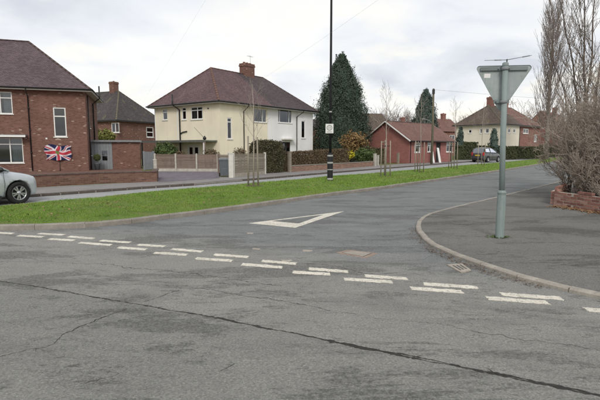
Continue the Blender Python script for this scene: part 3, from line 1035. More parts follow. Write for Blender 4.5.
def wall(mb, face, length, H, holes=(), reveal=0.10, x0=0.0, z0=0.0):
    xs = sorted({x0, length} | {h[0] for h in holes} | {h[2] for h in holes})
    zs = sorted({z0, H} | {h[1] for h in holes} | {h[3] for h in holes})
    xs = [x for x in xs if x0 <= x <= length]; zs = [z for z in zs if z0 <= z <= H]
    for i in range(len(xs) - 1):
        for j in range(len(zs) - 1):
            cx, cz = (xs[i] + xs[i + 1]) / 2, (zs[j] + zs[j + 1]) / 2
            if any(h[0] < cx < h[2] and h[1] < cz < h[3] for h in holes):
                continue
            mb.quad(face.pt(xs[i], zs[j]), face.pt(xs[i + 1], zs[j]), face.pt(xs[i + 1], zs[j + 1]), face.pt(xs[i], zs[j + 1]))
    for (a, b, c, d) in holes:
        r = -reveal
        mb.quad(face.pt(a, b), face.pt(c, b), face.pt(c, b, r), face.pt(a, b, r))
        mb.quad(face.pt(a, d), face.pt(a, d, r), face.pt(c, d, r), face.pt(c, d))
        mb.quad(face.pt(a, b), face.pt(a, b, r), face.pt(a, d, r), face.pt(a, d))
        mb.quad(face.pt(c, b), face.pt(c, d), face.pt(c, d, r), face.pt(c, b, r))

def window(root, face, rect, mull=(0.5,), transom=None, bar=0.055, sill=True, curtain=True, frame='white_plastic', depth=0.06, dbl=True, name='window'):
    """frame, one pane per light, sill, curtains behind"""
    a, b, c, d = rect
    w, h = c - a, d - b
    M = face.M(a, b, 0)
    f = MB()
    y0, y1 = 0.025, 0.025 + depth
    f.box(0.002, bar, y0, y1, 0.002, h - 0.002, M); f.box(w - bar, w - 0.002, y0, y1, 0.002, h - 0.002, M)
    f.box(bar, w - bar, y0, y1, 0.002, bar, M); f.box(bar, w - bar, y0, y1, h - bar, h - 0.002, M)
    xs = [bar] + [m * w for m in mull] + [w - bar]
    for mx in xs[1:-1]:
        f.box(mx - bar * 0.55, mx + bar * 0.55, y0 + 0.003, y1, bar, h - bar, M)
    zs = [bar, h - bar]
    if transom:
        zs = [bar, transom * h, h - bar]
        for i in range(len(xs) - 1):
            f.box(xs[i] + (bar * .55 if i else 0), xs[i + 1] - (bar * .55 if i < len(xs) - 2 else 0), y0 + 0.005, y1, zs[1] - bar * 0.5, zs[1] + bar * 0.5, M)
    o = f.build(name, frame, root)
    for i in range(len(xs) - 1):
        for j in range(len(zs) - 1):
            p = MB()
            yy = y0 + 0.035
            p.quad(M @ Vector((xs[i], yy, zs[j])), M @ Vector((xs[i + 1], yy, zs[j])), M @ Vector((xs[i + 1], yy, zs[j + 1])), M @ Vector((xs[i], yy, zs[j + 1])))
            p.build('pane', 'window_glass', o)
    if sill:
        s = MB(); s.box(-0.06, w + 0.06, -0.06, 0.09, -0.055, -0.001, M); s.build('sill', frame, o)
    if curtain:
        for (f0, f1) in ((0.04, 0.30), (0.72, 0.96)):
            q = MB()
            k = 10
            for i in range(k):
                x1, x2 = w * (f0 + (f1 - f0) * i / k), w * (f0 + (f1 - f0) * (i + 1) / k)
                ya = 0.2 + 0.03 * (i % 2); yb = 0.2 + 0.03 * ((i + 1) % 2)
                q.quad(M @ Vector((x1, ya, 0.0)), M @ Vector((x2, yb, 0.0)), M @ Vector((x2, yb, h)), M @ Vector((x1, ya, h)))
            q.build('curtain', 'curtain', o)
    return o

TILE_ME = {}
def ridge_tiles(roof, p, q, mat, r=0.075, step=0.42):
    p, q = Vector(p), Vector(q)
    d = q - p
    n = max(1, int(d.length / step))
    if mat not in TILE_ME:
        m = MB()
        k = 6
        for x, rr in ((0.0, 1.0), (1.0, 0.95)):
            for j in range(k + 1):
                t = math.pi * j / k
                m.v.append((x, math.cos(t) * r * 1.25 * rr, math.sin(t) * r * rr - 0.03))
        for j in range(k):
            m.f.append((j, k + 1 + j, k + 2 + j, j + 1)); m.sm.append(True)
        m.f.append(tuple(range(k, -1, -1))); m.sm.append(False)
        m.f.append(tuple(range(k + 1, 2 * k + 2))); m.sm.append(False)
        TILE_ME[mat] = m.mesh('ridge_tile', mat, recalc=True)
    d.normalize()
    y = Vector((0, 0, 1)).cross(d).normalized(); z = d.cross(y)
    Rm = Matrix((d, y, z)).transposed().to_4x4()
    ln = (q - p).length / n
    for i in range(n):
        o = link('ridge_tile', TILE_ME[mat], roof)
        o.matrix_local = Matrix.Translation(p + d * (i * ln)) @ Rm @ Matrix.Diagonal((ln * 0.99, 1, 1, 1))

def chimney(root, x, y, z0, z1, w, dp, mat='brick_red', pots=2, name='chimney'):
    m = MB()
    m.box(x - w / 2, x + w / 2, y - dp / 2, y + dp / 2, z0, z1 - 0.28)
    m.box(x - w / 2 - .05, x + w / 2 + .05, y - dp / 2 - .05, y + dp / 2 + .05, z1 - 0.28, z1 - 0.14)
    m.box(x - w / 2 - .02, x + w / 2 + .02, y - dp / 2 - .02, y + dp / 2 + .02, z1 - 0.14, z1)
    c = m.build(name, mat, root)
    for k in range(pots):
        px = x + (k - (pots - 1) / 2) * w / max(pots, 1)
        q = MB(); q.lathe([(0.09, z1 - 0.02), (0.12, z1), (0.10, z1 + 0.10), (0.12, z1 + 0.13), (0.09, z1 + 0.13), (0.07, z1)], 10, Matrix.Translation((px, y, 0)))
        q.build('chimney_pot', 'pot_clay', c)
    return c

def hip_roof(root, L, W, a, eave, ridge, ov, mats, mid=None, tiles='ridge_dark', tilemats=None, name='roof'):
    """roof in one or two halves (split at x=mid) with fascia, soffit and gutter"""
    e = eave
    c = [(-ov, -ov, e), (L + ov, -ov, e), (L + ov, W + ov, e), (-ov, W + ov, e)]
    r1, r2 = (a, W / 2, ridge), (L - a, W / 2, ridge)
    roofs = []
    def halves():
        if mid is None:
            yield [((c[0], c[1], r2, r1)), (c[1], c[2], r2), (c[2], c[3], r1, r2), (c[3], c[0], r1)], mats[0]
        else:
            f, b, rm = (mid, -ov, e), (mid, W + ov, e), (mid, W / 2, ridge)
            yield [(c[0], f, rm, r1), (b, c[3], r1, rm), (c[3], c[0], r1)], mats[0]
            yield [(f, c[1], r2, rm), (c[1], c[2], r2), (c[2], b, rm, r2)], mats[1]
    for polys, mt in halves():
        m = MB()
        for p in polys:
            m.quad(*p)
        roofs.append(m.build(name, mt, root))
    tm = tilemats or (tiles, tiles)
    ridge_tiles(roofs[0], c[0], r1, tm[0]); ridge_tiles(roofs[0], c[3], r1, tm[0])
    ridge_tiles(roofs[-1], c[1], r2, tm[1]); ridge_tiles(roofs[-1], c[2], r2, tm[1])
    if mid is None:
        ridge_tiles(roofs[0], r1, r2, tm[0])
    else:
        ridge_tiles(roofs[0], r1, (mid, W / 2, ridge), tm[0]); ridge_tiles(roofs[-1], (mid, W / 2, ridge), r2, tm[1])
    s = MB()
    zt = e - 0.012
    s.quad((-ov, -ov, zt - .14), (-ov, W + ov, zt - .14), (L + ov, W + ov, zt - .14), (L + ov, -ov, zt - .14))
    s.build('soffit', 'grey_soffit', root)
    fb = MB()
    t = 0.022
    fb.box(-ov, L + ov, -ov - t, -ov, zt - .16, zt); fb.box(-ov, L + ov, W + ov, W + ov + t, zt - .16, zt)
    fb.box(-ov - t, -ov, -ov, W + ov, zt - .16, zt); fb.box(L + ov, L + ov + t, -ov, W + ov, zt - .16, zt)
    fb.build('fascia', 'grey_soffit', root)
    q = ov + 0.085
    gt = MB()
    gz = e - 0.055
    gt.tube([(-q, -q, gz), (L + q, -q, gz), (L + q, W + q, gz), (-q, W + q, gz), (-q, -q + 0.02, gz)], 0.058, 6)
    gt.build('gutter', 'black_plastic', root)
    return roofs

def pipe(root, pts, r=0.036, mat='black_plastic', name='downpipe'):
    m = MB(); m.tube(pts, r, 8)
    return m.build(name, mat, root)

# ---------------------------------------------------------------- brick house at the left
ANG = 0.323
ex = Vector((math.cos(ANG), math.sin(ANG), 0))
ecb = Vector((-13.67, 30.055, 0.09))
cor = ecb - ex * 0.42 + Vector((-math.sin(ANG), math.cos(ANG), 0)) * 0.42
LH = 12.8
bh = thing('brick_house', 'red brick semi-detached house with purple hipped roof at left edge', 'house', cor - ex * LH, ANG)
EV, WD = 5.24, 7.04
ff = Face(bh, (0, 0, 0), (1, 0, 0))
fr = Face(bh, (LH, 0, 0), (0, 1, 0))
w_up = ff.rect(-22, 91.3, 12.2, 113.5)
w_st = ff.rect(53.6, 107.4, 66.2, 136.8)
w_lo = ff.rect(-30, 137.5, 23.2, 163.0)
side_w = [(1.4, 2.9, 2.0, 4.0), (1.5, 1.0, 2.1, 2.0)]
m = MB()
wall(m, ff, LH, EV, [w_up, w_st, w_lo])
wall(m, fr, WD, EV, side_w)
wall(m, Face(bh, (LH, WD, 0), (-1, 0, 0)), LH, EV)
wall(m, Face(bh, (0, WD, 0), (0, -1, 0)), WD, EV)
m.build('wall', 'brick_red', bh)
window(bh, ff, w_up, (0.36, 0.64), 0.72)
window(bh, ff, w_st, (), 0.70, 0.07, curtain=False)
window(bh, ff, w_lo, (0.25, 0.5, 0.75), 0.74)
for sw in side_w:
    window(bh, fr, sw, (), 0.7)
hip_roof(bh, LH, WD, 3.81, EV + 0.10, 8.90, 0.42, ('tiles_purple',), None, 'ridge_dark')
# flat canopy over the ground floor window
x1 = ff.px(27.5, 135)[0]; zc_ = ff.px(10, 136.2)[1]
m = MB(); m.box(x1 - 4.2, x1, -0.55, -0.002, zc_, zc_ + 0.10); cn = m.build('canopy', 'lead', bh)
m = MB(); m.box(x1 - 4.2, x1 + 0.002, -0.575, -0.552, zc_ - 0.06, zc_ + 0.06); m.build('canopy_fascia', 'white_plastic', cn)
xd = ff.px(30, 130)[0]
pipe(bh, [(xd, -0.46, EV + .02), (xd, -0.46, EV - .12), (xd, -0.06, EV - .45), (xd, -0.06, 0.05)])
pipe(bh, [(LH + 0.07, 0.75, EV - .2), (LH + 0.07, 0.75, 0.05)])
pipe(bh, [(LH + 0.55, 3.6, EV + .8), (LH + 0.55, 3.6, EV - .1), (LH + 0.08, 3.6, EV - .5), (LH + 0.08, 3.6, 0.05)], 0.05, name='soil_pipe')
for k, zz in enumerate((EV - 1.2, EV - 2.6, 1.2)):
    m = MB(); m.box(xd - .06, xd + .06, -0.1, -0.004, zz, zz + .05); m.build('pipe_clip', 'black_plastic', bh)
m = MB(); a_, b_ = ff.px(46.5, 138.5); m.box(a_ - .05, a_ + .05, -0.02, -0.002, b_ - .05, b_ + .05); m.build('air_vent', 'white_plate', bh)
chimney(bh, 6.4, WD / 2, 7.6, 9.6, 1.3, 0.7)

m = MB(); W_ = frame_of(bh)
m.flat([tuple((W_ @ Vector(q))[:2]) for q in ((-1, -8.2, 0), (LH + .3, -7.2, 0), (LH + 3.6, -6.2, 0), (LH + 3.3, 2.0, 0), (LH + .1, 2.0, 0), (-1, .2, 0))], 0.0905)
struct(m.build('front_patio', 'brick_wall_left'))
# flag on the front wall
def union_flag():
    fx0, fz0, fx1, fz1 = ff.rect(45.5, 145.5, 71.3, 160.0)
    W, H = fx1 - fx0, fz1 - fz0
    root = thing('union_flag', 'creased Union Jack flag with green centre hung on brick wall', 'flag', frame_of(bh) @ Vector((fx0, -0.10, fz0)), ANG)
    nx_, nz_ = 96, 54
    vs, fs, cols = [], [], []
    for j in range(nz_ + 1):
        for i in range(nx_ + 1):
            s, t = i / nx_, j / nz_
            y = 0.05 * math.sin(s * 9 + t * 3.2) + 0.035 * math.sin(s * 19 - t * 6) * (1 - t * 0.4)
            dx = 0.07 * math.sin(t * 6 + s * 4) * (1 - s) + 0.035 * math.sin(t * 9 + s * 11)
            vs.append((s * W + dx, y, t * H + 0.05 * math.sin(s * 7.0) * (0.4 + 0.6 * t) + 0.035 * math.sin(s * 12 + t * 5)))
    blue, red, white, green = (0.020, 0.024, 0.080), (0.42, 0.045, 0.065), (0.60, 0.57, 0.60), (0.10, 0.25, 0.07)
    def col(s, t):
        x, y = s * 60 - 30, t * 30 - 15
        if (x / 4.6) ** 2 + ((y - 0.2) / 4.2) ** 2 < 1 and (math.sin(x * 1.7) + math.cos(y * 2.1)) > -0.9:
            return green
        if abs(x) < 3 or abs(y) < 3:
            return red
        if abs(x) < 5 or abs(y) < 5:
            return white
        d1 = (x - 2 * y) / math.sqrt(5); d2 = (x + 2 * y) / math.sqrt(5)
        for d, sg in ((d1, 1), (d2, -1)):
            if abs(d) < 3:
                up = x * 1.0 > 0
                k = d if up else -d
                k *= sg
                return red if -2.0 < k < 0 else white
        return blue
    for j in range(nz_):
        for i in range(nx_):
            fs.append((j * (nx_ + 1) + i, j * (nx_ + 1) + i + 1, (j + 1) * (nx_ + 1) + i + 1, (j + 1) * (nx_ + 1) + i))
            cols.append(col((i + .5) / nx_, (j + .5) / nz_))
    me = bpy.data.meshes.new('cloth')
    me.from_pydata(vs, [], fs)
    at = me.color_attributes.new('print', 'FLOAT_COLOR', 'CORNER')
    buf = np.ones((len(fs), 4, 4), dtype=np.float32)
    buf[:, :, :3] = np.array(cols)[:, None, :]
    at.data.foreach_set('color', buf.ravel())
    me.polygons.foreach_set('use_smooth', [True] * len(fs))
    b = NB('flag_print')
    ca = b.n('ShaderNodeVertexColor'); ca.layer_name = 'print'
    c = b.mix(0.25, ca.outputs[0], b.ramp(b.noise(b.coord(), 9, 4, 0.6), [(0.3, 0.35), (0.7, 0.65)]), 'OVERLAY')
    b.fin(c, 0.8, b.bump(b.noise(b.coord(), 6, 3, 0.6), 0.3, 0.02), 0.2)
    me.materials.append(b.m)
    link('cloth', me, root)
    for cx_ in (0.02, 0.35, 0.65, 0.98):
        m = MB(); m.tube([(cx_ * W, 0.0, H - 0.02), (cx_ * W, 0.095, H - 0.01)], 0.008, 6); m.build('peg', 'black_plastic', root)
    xs, zs = ff.px(60.3, 170)
    m = MB(); m.tube([(xs - fx0, 0.06, 0.0), (xs - fx0, 0.06, -fz0)], 0.016, 6); m.build('pole', 'black_plastic', root)
union_flag()

# brick and boarded outhouse beside it
ocr = cor + Vector((-math.sin(ANG), math.cos(ANG), 0)) * 1.9 + ex * 0.01
OL = 3.25
oh = thing('brick_outhouse', 'low flat-roofed brick outhouse with grey boarded door beside house', 'outhouse', ocr, ANG)
of = Face(oh, (0, 0, 0), (1, 0, 0))
OHH = of.px(120, 141.3)[1]
xb = of.px(112.5, 158)[0]
dw = of.rect(101.7, 150.7, 107.8, 161)
m = MB()
wall(m, of, OL, OHH, (), x0=xb)
wall(m, Face(oh, (OL, 0, 0), (0, 1, 0)), 3.0, OHH)
wall(m, Face(oh, (OL, 3, 0), (-1, 0, 0)), OL, OHH)
m.build('wall', 'brick_red', oh)
nb = 7
door = None
for k in range(nb):                                    # vertical boards, with the small window between them
    a_, b_ = xb * k / nb, xb * (k + 1) / nb - 0.008
    m = MB()
    if b_ < dw[0] or a_ > dw[2]:
        m.box(a_, b_, 0.0, 0.03, 0.0, OHH)
    else:
        m.box(a_, b_, 0.0, 0.03, 0.0, dw[1])
        q = MB(); q.box(a_, b_, 0.0, 0.03, dw[3], OHH); q.build('board', 'grey_boards', oh)
        for xa, xb2 in ((a_, min(b_, dw[0])), (max(a_, dw[2]), b_)):
            if xb2 - xa > .01:
                q = MB(); q.box(xa, xb2, 0.0, 0.03, dw[1], dw[3]); q.build('board', 'grey_boards', oh)
    m.build('board', 'grey_boards', oh)
m = MB(); m.box(0, xb, 0.10, 0.12, 0, OHH); m.build('lining', 'dark_interior', oh)
window(oh, of, dw, (), 0.52, 0.035, False, False, 'grey_boards', 0.03)
m = MB(); m.box(-0.35, OL + .12, -0.18, 3.1, OHH + .001, OHH + .07); rf = m.build('roof', 'felt_roof', oh)
m = MB(); m.box(-0.36, OL + .13, -0.205, -0.182, OHH - .05, OHH + .085); m.build('fascia', 'lead', rf)

# potted box ball by the boarded door
bpx = P(97.5, 176.6, 0.09); bpx = AT(98, 172, 27.2); 

# grey boarded side gate panel at the driveway
def board_fence(name, label, a, b, h, n, mat, z0=0.09, post='concrete_post', t=0.02):
    a, b = Vector((a[0], a[1], 0)), Vector((b[0], b[1], 0))
    rz = math.atan2(b.y - a.y, b.x - a.x)
    r = thing(name, label, 'fence', (a.x, a.y, z0), rz)
    ln = (b - a).length
    for k in range(n):
        m = MB(); m.box(ln * k / n, ln * (k + 1) / n - .01, 0, t, 0.03, h + random.uniform(-.01, .01)); m.build('board', mat, r)
    for zz in (0.35, h - 0.3):
        m = MB(); m.box(0, ln, t + .002, t + .05, zz, zz + .08); m.build('rail', mat, r)
    for x in (-0.05, ln + 0.05):
        m = MB(); m.box(x - .05, x + .05, -0.02, 0.09, 0, h + .05); m.build('post', post, r)
    return r
board_fence('board_fence', 'grey vertical board fence between the outhouse and driveway', AT(145.5, 170, 31.0), AT(153.8, 170, 31.6), 1.25, 9, 'grey_boards', post='grey_boards')
pst = tag(MB().build('gate_post', 'concrete_post'), 'pale stone gate post at the end of brick garden wall', 'post', )
mb = MB(); mb.box(-.075, .075, -.075, .075, 0, 0.92); mb.lathe([(0.105, 0.92), (0.09, 0.95), (0.0, 0.97)], 4)
pst.data = mb.mesh('gate_post', 'concrete_post'); p_ = P(155.5, 178, 0.09); pst.location = (p_.x, p_.y, 0.09); pst.rotation_euler.z = 0.4

# ---------------------------------------------------------------- low brick garden wall at the left
def low_wall(name, label, pts, h, t, mat, cop, z0=0.09, cat='wall', seg=True):
    r = thing(name, label, cat, (0, 0, 0))
    for i in range(len(pts) - 1):
        a, b = Vector((*pts[i][:2], 0)), Vector((*pts[i + 1][:2], 0))
        rz = math.atan2(b.y - a.y, b.x - a.x)
        ln = (b - a).length
        m = MB(); m.box(0, ln, 0, t, z0 - .05, z0 + h); o = m.build('wall', mat, r, (a.x, a.y, 0), (0, 0, rz))
        n = max(1, int(ln / 0.45))
        for k in range(n):
            m2 = CAP.get((mat, cop))
            if m2 is None:
                q = MB(); q.box(0, 1, -0.025, t + .025, 0, .05); m2 = q.mesh('coping', cop); CAP[(mat, cop)] = m2
            c = link('coping', m2, o, (k * ln / n, 0, z0 + h + random.uniform(0, .004))); c.scale = (ln / n - .008, 1, 1)
    return r
CAP = {}
wl = [P(-70, 196, 0.09), P(20, 188.0, 0.09), P(60, 185.6, 0.09), P(100, 183.4, 0.09), P(157, 181.6, 0.09), AT(158.5, 176, 22.8)]
low_wall('garden_wall', 'long low red brick garden wall in front of the brick house', wl, 0.43, 0.22, 'brick_wall_left', 'ridge_dark')
wl2 = [P(291.5, 171.8, 0.09), P(345, 168.3, 0.09), P(376, 165.8, 0.09)]
low_wall('hedge_wall', 'low orange brick wall under the brown hedge by the lamp column', wl2, 0.36, 0.22, 'brick_orange', 'kerb_concrete')

# ---------------------------------------------------------------- cream and white semi-detached pair
AC = 0.939
cex = Vector((math.cos(AC), math.sin(AC), 0)); cey = Vector((-math.sin(AC), math.cos(AC), 0))
ecor = Vector((-5.981, 33.821, 0.0))
OVC = 0.42
CL, CW = 12.4, 7.82
corg = ecor + cex * OVC + cey * OVC; corg.z = 0.09
ch = thing('semi_detached_house', 'cream and white rendered pair of houses under one plum tiled hipped roof', 'house', corg, AC)
CE = 4.93
REC = 0.12
fL = Face(ch, (0, CW, 0), (0, -1, 0))
fF = Face(ch, (0, 0, 0), (1, 0, 0))
fRc = Face(ch, (0, REC, 0), (1, 0, 0))
xw1 = fF.px(243, 120)[0]; xw2 = fRc.px(297, 120)[0]; xm = fRc.px(267.5, 120)[0]
s1 = fF.rect(227.3, 117.6, 232.0, 139.0)
W1 = fRc.rect(253.6, 108.6, 266.6, 122.2); W2 = fRc.rect(278.0, 109.6, 291.8, 122.8)
s2 = fF.rect(301.4, 120.6, 305.2, 138.2)
dr = fRc.rect(281.5, 141.2, 290.8, 160.5); dr = (dr[0], 0.02, dr[2], dr[3])
w0 = fRc.rect(253.6, 143.5, 266.6, 160.0)
m = MB()
wall(m, fF, xw1, CE, [s1]); wall(m, fRc, xm, CE, [W1, w0], x0=xw1)
m.quad((xw1, 0, 0), (xw1, REC, 0), (xw1, REC, CE), (xw1, 0, CE))
l1 = fL.rect(162.6, 109.0, 167.4, 120.0); l2 = fL.rect(181.8, 107.2, 186.2, 119.8); l3 = fL.rect(190.8, 106.6, 202.6, 119.4)
ld = fL.rect(187.5, 144.8, 199.5, 165); ld = (ld[0], 0.02, ld[2], ld[3])
wall(m, fL, CW, CE, [l1, l2, l3, ld])
wall(m, Face(ch, (xm, CW, 0), (-1, 0, 0)), xm, CE)
m.build('cream_wall', 'render_cream', ch)
m = MB()
wall(m, fRc, xw2, CE, [W2, dr], x0=xm)
wall(m, fF, CL, CE, [s2], x0=xw2)
m.quad((xw2, REC, 0), (xw2, 0, 0), (xw2, 0, CE), (xw2, REC, CE))
wall(m, Face(ch, (CL, 0, 0), (0, 1, 0)), CW, CE)
wall(m, Face(ch, (CL, CW, 0), (-1, 0, 0)), CL - xm, CE)
m.build('white_wall', 'render_white', ch)
window(ch, fF, s1, (), 0.80, 0.075, curtain=False); window(ch, fRc, W1, (0.68,), None, 0.06); window(ch, fRc, W2, (0.12, 0.80), None, 0.06)
window(ch, fRc, w0, (0.5,), 0.72, 0.06)
window(ch, fF, s2, (), None, 0.075, curtain=False)
window(ch, fL, l1, (), 0.70, 0.07, curtain=False); window(ch, fL, l2, (), 0.72, 0.08, curtain=False); window(ch, fL, l3, (0.55,), 0.72, 0.07)
for f_, rr, nm in ((fL, ld, 'white_door'), (fRc, dr, 'dark_door')):
    a_, b_, c_, d_ = rr
    M_ = f_.M(a_, b_)
    w_, h_ = c_ - a_, d_ - b_
    mt = 'white_plastic' if nm == 'white_door' else 'dark_interior'
    m = MB(); m.box(0.002, .07, .02, .09, 0, h_, M_); m.box(w_ - .07, w_ - .002, .02, .09, 0, h_, M_); m.box(.07, w_ - .07, .02, .09, h_ - .07, h_ - .002, M_)
    d0 = m.build('door', 'white_plastic', ch)
    nleaf = 2
    for k in range(nleaf):
        xa, xb2 = .07 + (w_ - .14) * k / nleaf, .07 + (w_ - .14) * (k + 1) / nleaf - .008
        m = MB(); m.box(xa, xa + .12, .04, .08, 0, h_ - .075, M_); m.box(xb2 - .12, xb2, .04, .08, 0, h_ - .075, M_); m.box(xa + .12, xb2 - .12, .04, .08, 0, .4, M_); m.box(xa + .12, xb2 - .12, .04, .08, h_ - .2, h_ - .075, M_)
        m.build('door_leaf', mt, d0)
        m = MB(); m.quad(*[M_ @ Vector(q) for q in ((xa + .12, .06, .4), (xb2 - .12, .06, .4), (xb2 - .12, .06, h_ - .2), (xa + .12, .06, h_ - .2))]); m.build('pane', 'window_glass', d0)
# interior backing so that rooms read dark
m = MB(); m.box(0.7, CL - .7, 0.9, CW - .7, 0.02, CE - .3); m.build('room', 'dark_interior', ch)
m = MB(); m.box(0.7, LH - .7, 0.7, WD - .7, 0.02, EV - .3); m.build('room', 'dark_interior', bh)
roofs = hip_roof(ch, CL, CW, 2.86, CE + .10, 8.26, OVC, ('tiles_plum', 'tiles_brown'), xm + 0.15, None, ('ridge_orange', 'ridge_dark'))
# corner boards, pipes
m = MB(); m.box(-0.03, 0.10, CW - .06, CW + .03, 0, CE - .06); m.build('corner_board', 'white_plastic', ch)
xp = xw1 + 0.17
pipe(ch, [(xp, -0.5, CE + .03), (xp, -0.5, CE - .1), (xp, REC - .06, CE - .5), (xp, REC - .06, 0.05)])
xp = xw2 - 0.10
pipe(ch, [(xp + .35, -0.5, CE + .03), (xp + .35, -0.45, CE - .12), (xp, REC - .06, CE - .55), (xp, REC - .06, 0.05)])
yl = CW - fL.px(178.3, 120)[0]
pipe(ch, [(-OVC - .12, yl + .0, CE + .85), (-OVC - .12, yl, CE + .02), (-.07, yl - .25, CE - .35), (-.07, yl - .25, 0.05)], 0.055, name='soil_pipe')
zb_ = fL.px(182, 132.5)[1]
pipe(ch, [(-.07, yl - .25, zb_ - .1), (-.07, yl - .6, zb_ + .02), (-.07, yl - 1.1, zb_ + .08)], 0.045, name='waste_pipe')
m = MB(); m.box(-0.02, -0.003, yl + .02, yl + .14, 0, CE - .1); m.build('pipe_board', 'white_plastic', ch)
for (u, v) in ((208.3, 108.3),):
    a_, b_ = fL.px(u, v); m = MB(); M_ = fL.M(a_, b_); m.box(-.06, .06, -.05, -.002, -.04, .04, M_); m.build('air_vent', 'black_plastic', ch)
a_, b_ = fRc.px(279, 142.5); M_ = fRc.M(a_, b_)
m = MB(); m.lathe([(0.0, -.16), (0.12, -.12), (0.15, 0), (0.12, .12), (0.0, .16)], 10, M_ @ Matrix.Translation((0, -.16, 0))); m.build('wall_lantern', 'black_plastic', ch)
a_, b_ = fRc.px(282, 139.6); c_, _ = fRc.px(291.5, 139); M_ = fRc.M(a_, b_)
m = MB(); m.box(-.1, c_ - a_ + .1, -.5, -.002, 0, .12, M_); m.build('door_hood', 'white_plastic', ch)
XC = 7.35
chimney(ch, XC, CW / 2, 7.4, 9.2, 1.2, 0.78, 'brick_red', 3)
xm0 = xm; xm = XC + .3
m = MB(); m.tube([(xm + .15, CW / 2, 9.2), (xm + .15, CW / 2, 10.05)], .014, 5); m.tube([(xm - .2, CW / 2, 9.95), (xm + .5, CW / 2, 9.95)], .010, 4)
for k in range(5):
    m.tube([(xm - .2 + .16 * k, CW / 2 - .16, 9.95), (xm - .2 + .16 * k, CW / 2 + .16, 9.95)], .007, 4)
m.build('aerial', 'lead', ch)

# flat porch canopy along the cream side wall
cz = fL.px(180, 141.5, 1.3)[1]
pc = thing('porch_canopy', 'flat grey-green canopy on posts along cream side wall', 'canopy', corg, AC)
y0c = CW - fL.px(204.5, 142, 1.3)[0]
y1c = CW + 0.3
m = MB(); m.box(-1.35, -0.02, y0c, y1c, cz, cz + .09); m.build('roof_sheet', 'green_felt', pc)
m = MB(); m.box(-1.375, -1.352, y0c - .02, y1c, cz - .07, cz + .10); m.build('fascia', 'felt_roof', pc)
for yy in (y0c + .1, (y0c + y1c) / 2, y1c - .1):
    m = MB(); m.box(-1.32, -1.22, yy - .05, yy + .05, 0, cz); m.build('post', 'black_plastic' if yy > y0c + 1 else 'white_plastic', pc)
# leaning prop at the corner
q0 = AT(205.3, 158, 33.6)
lp = thing('clothes_prop', 'dark capped wooden post with slanting arm by cream wall corner', 'post', (q0.x, q0.y, 0.09), AC)
top = AT(204.6, 138.5, 33.6); arm = AT(194.2, 127.2, 33.6)
I_ = frame_of(lp).inverted()
m = MB(); m.tube([(0, 0, 0), I_ @ top], 0.055, 7); m.build('post', 'fence_wood', lp)
m = MB(); m.tube([I_ @ top, I_ @ arm], 0.018, 6); m.build('arm', 'stake_wood', lp)
m = MB(); tt = I_ @ top; m.lathe([(0.0, tt.z - .12), (0.12, tt.z - .06), (0.13, tt.z + .06), (0.0, tt.z + .22)], 8, Matrix.Translation((tt.x, tt.y, 0))); m.build('cap', 'black_plastic', lp)

# ---------------------------------------------------------------- grey roofed brick house behind
AB = R(65)
hb = thing('brick_house', 'small red brick house with mossy grey roof behind the outhouse', 'house', (-23.1, 57.4, 0.09), AB)
HL, HW, HE = 8.2, 12.0, 4.95
g1 = Face(hb, (0, HW, 0), (0, -1, 0)); g2 = Face(hb, (0, 0, 0), (1, 0, 0))
wa = g1.rect(111.4, 122.6, 119.2, 132.6); wb = g2.rect(146.4, 127, 153.6, 137.4)
m = MB(); wall(m, g1, HW, HE, [wa]); wall(m, g2, HL, HE, [wb]); wall(m, Face(hb, (HL, 0, 0), (0, 1, 0)), HW, HE); wall(m, Face(hb, (HL, HW, 0), (-1, 0, 0)), HL, HE)
m.build('wall', 'brick_red', hb)
window(hb, g1, wa, (0.5,), None, 0.10, curtain=False); window(hb, g2, wb, (), 0.5, 0.12, curtain=False)
# ridge runs along local y
def hip_roof_y(root, L, W, a, eave, ridge, ov, mat, tmat):
    e = eave
    c = [(-ov, -ov, e), (L + ov, -ov, e), (L + ov, W + ov, e), (-ov, W + ov, e)]
    r1, r2 = (L / 2, a, ridge), (L / 2, W - a, ridge)
    m = MB(); m.quad(c[0], c[1], r1); m.quad(c[1], c[2], r2, r1); m.quad(c[2], c[3], r2); m.quad(c[3], c[0], r1, r2)
    rf = m.build('roof', mat, root)
    for p, q in ((c[0], r1), (c[1], r1), (c[3], r2), (r1, r2)):
        ridge_tiles(rf, p, q, tmat)
    s = MB(); s.quad((-ov, -ov, e - .15), (-ov, W + ov, e - .15), (L + ov, W + ov, e - .15), (L + ov, -ov, e - .15)); s.build('soffit', 'grey_soffit', root)
    fb = MB(); t = .03
    fb.box(-ov, L + ov, -ov - t, -ov, e - .17, e - .01); fb.box(-ov - t, -ov, -ov, W + ov, e - .17, e - .01); fb.build('gutter', 'black_plastic', root)
    return rf
hip_roof_y(hb, HL, HW, 3.7, HE + .08, 9.25, 0.4, 'tiles_grey', 'ridge_grey')
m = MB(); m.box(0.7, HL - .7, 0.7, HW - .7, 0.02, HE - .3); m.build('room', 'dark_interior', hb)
pcn = AT(114, 90, 63.2); lc = frame_of(hb).inverted() @ pcn
chimney(hb, lc.x, lc.y, 8.0, zat(82.6, 63.2), 0.85, 0.85, 'brick_red', 1)

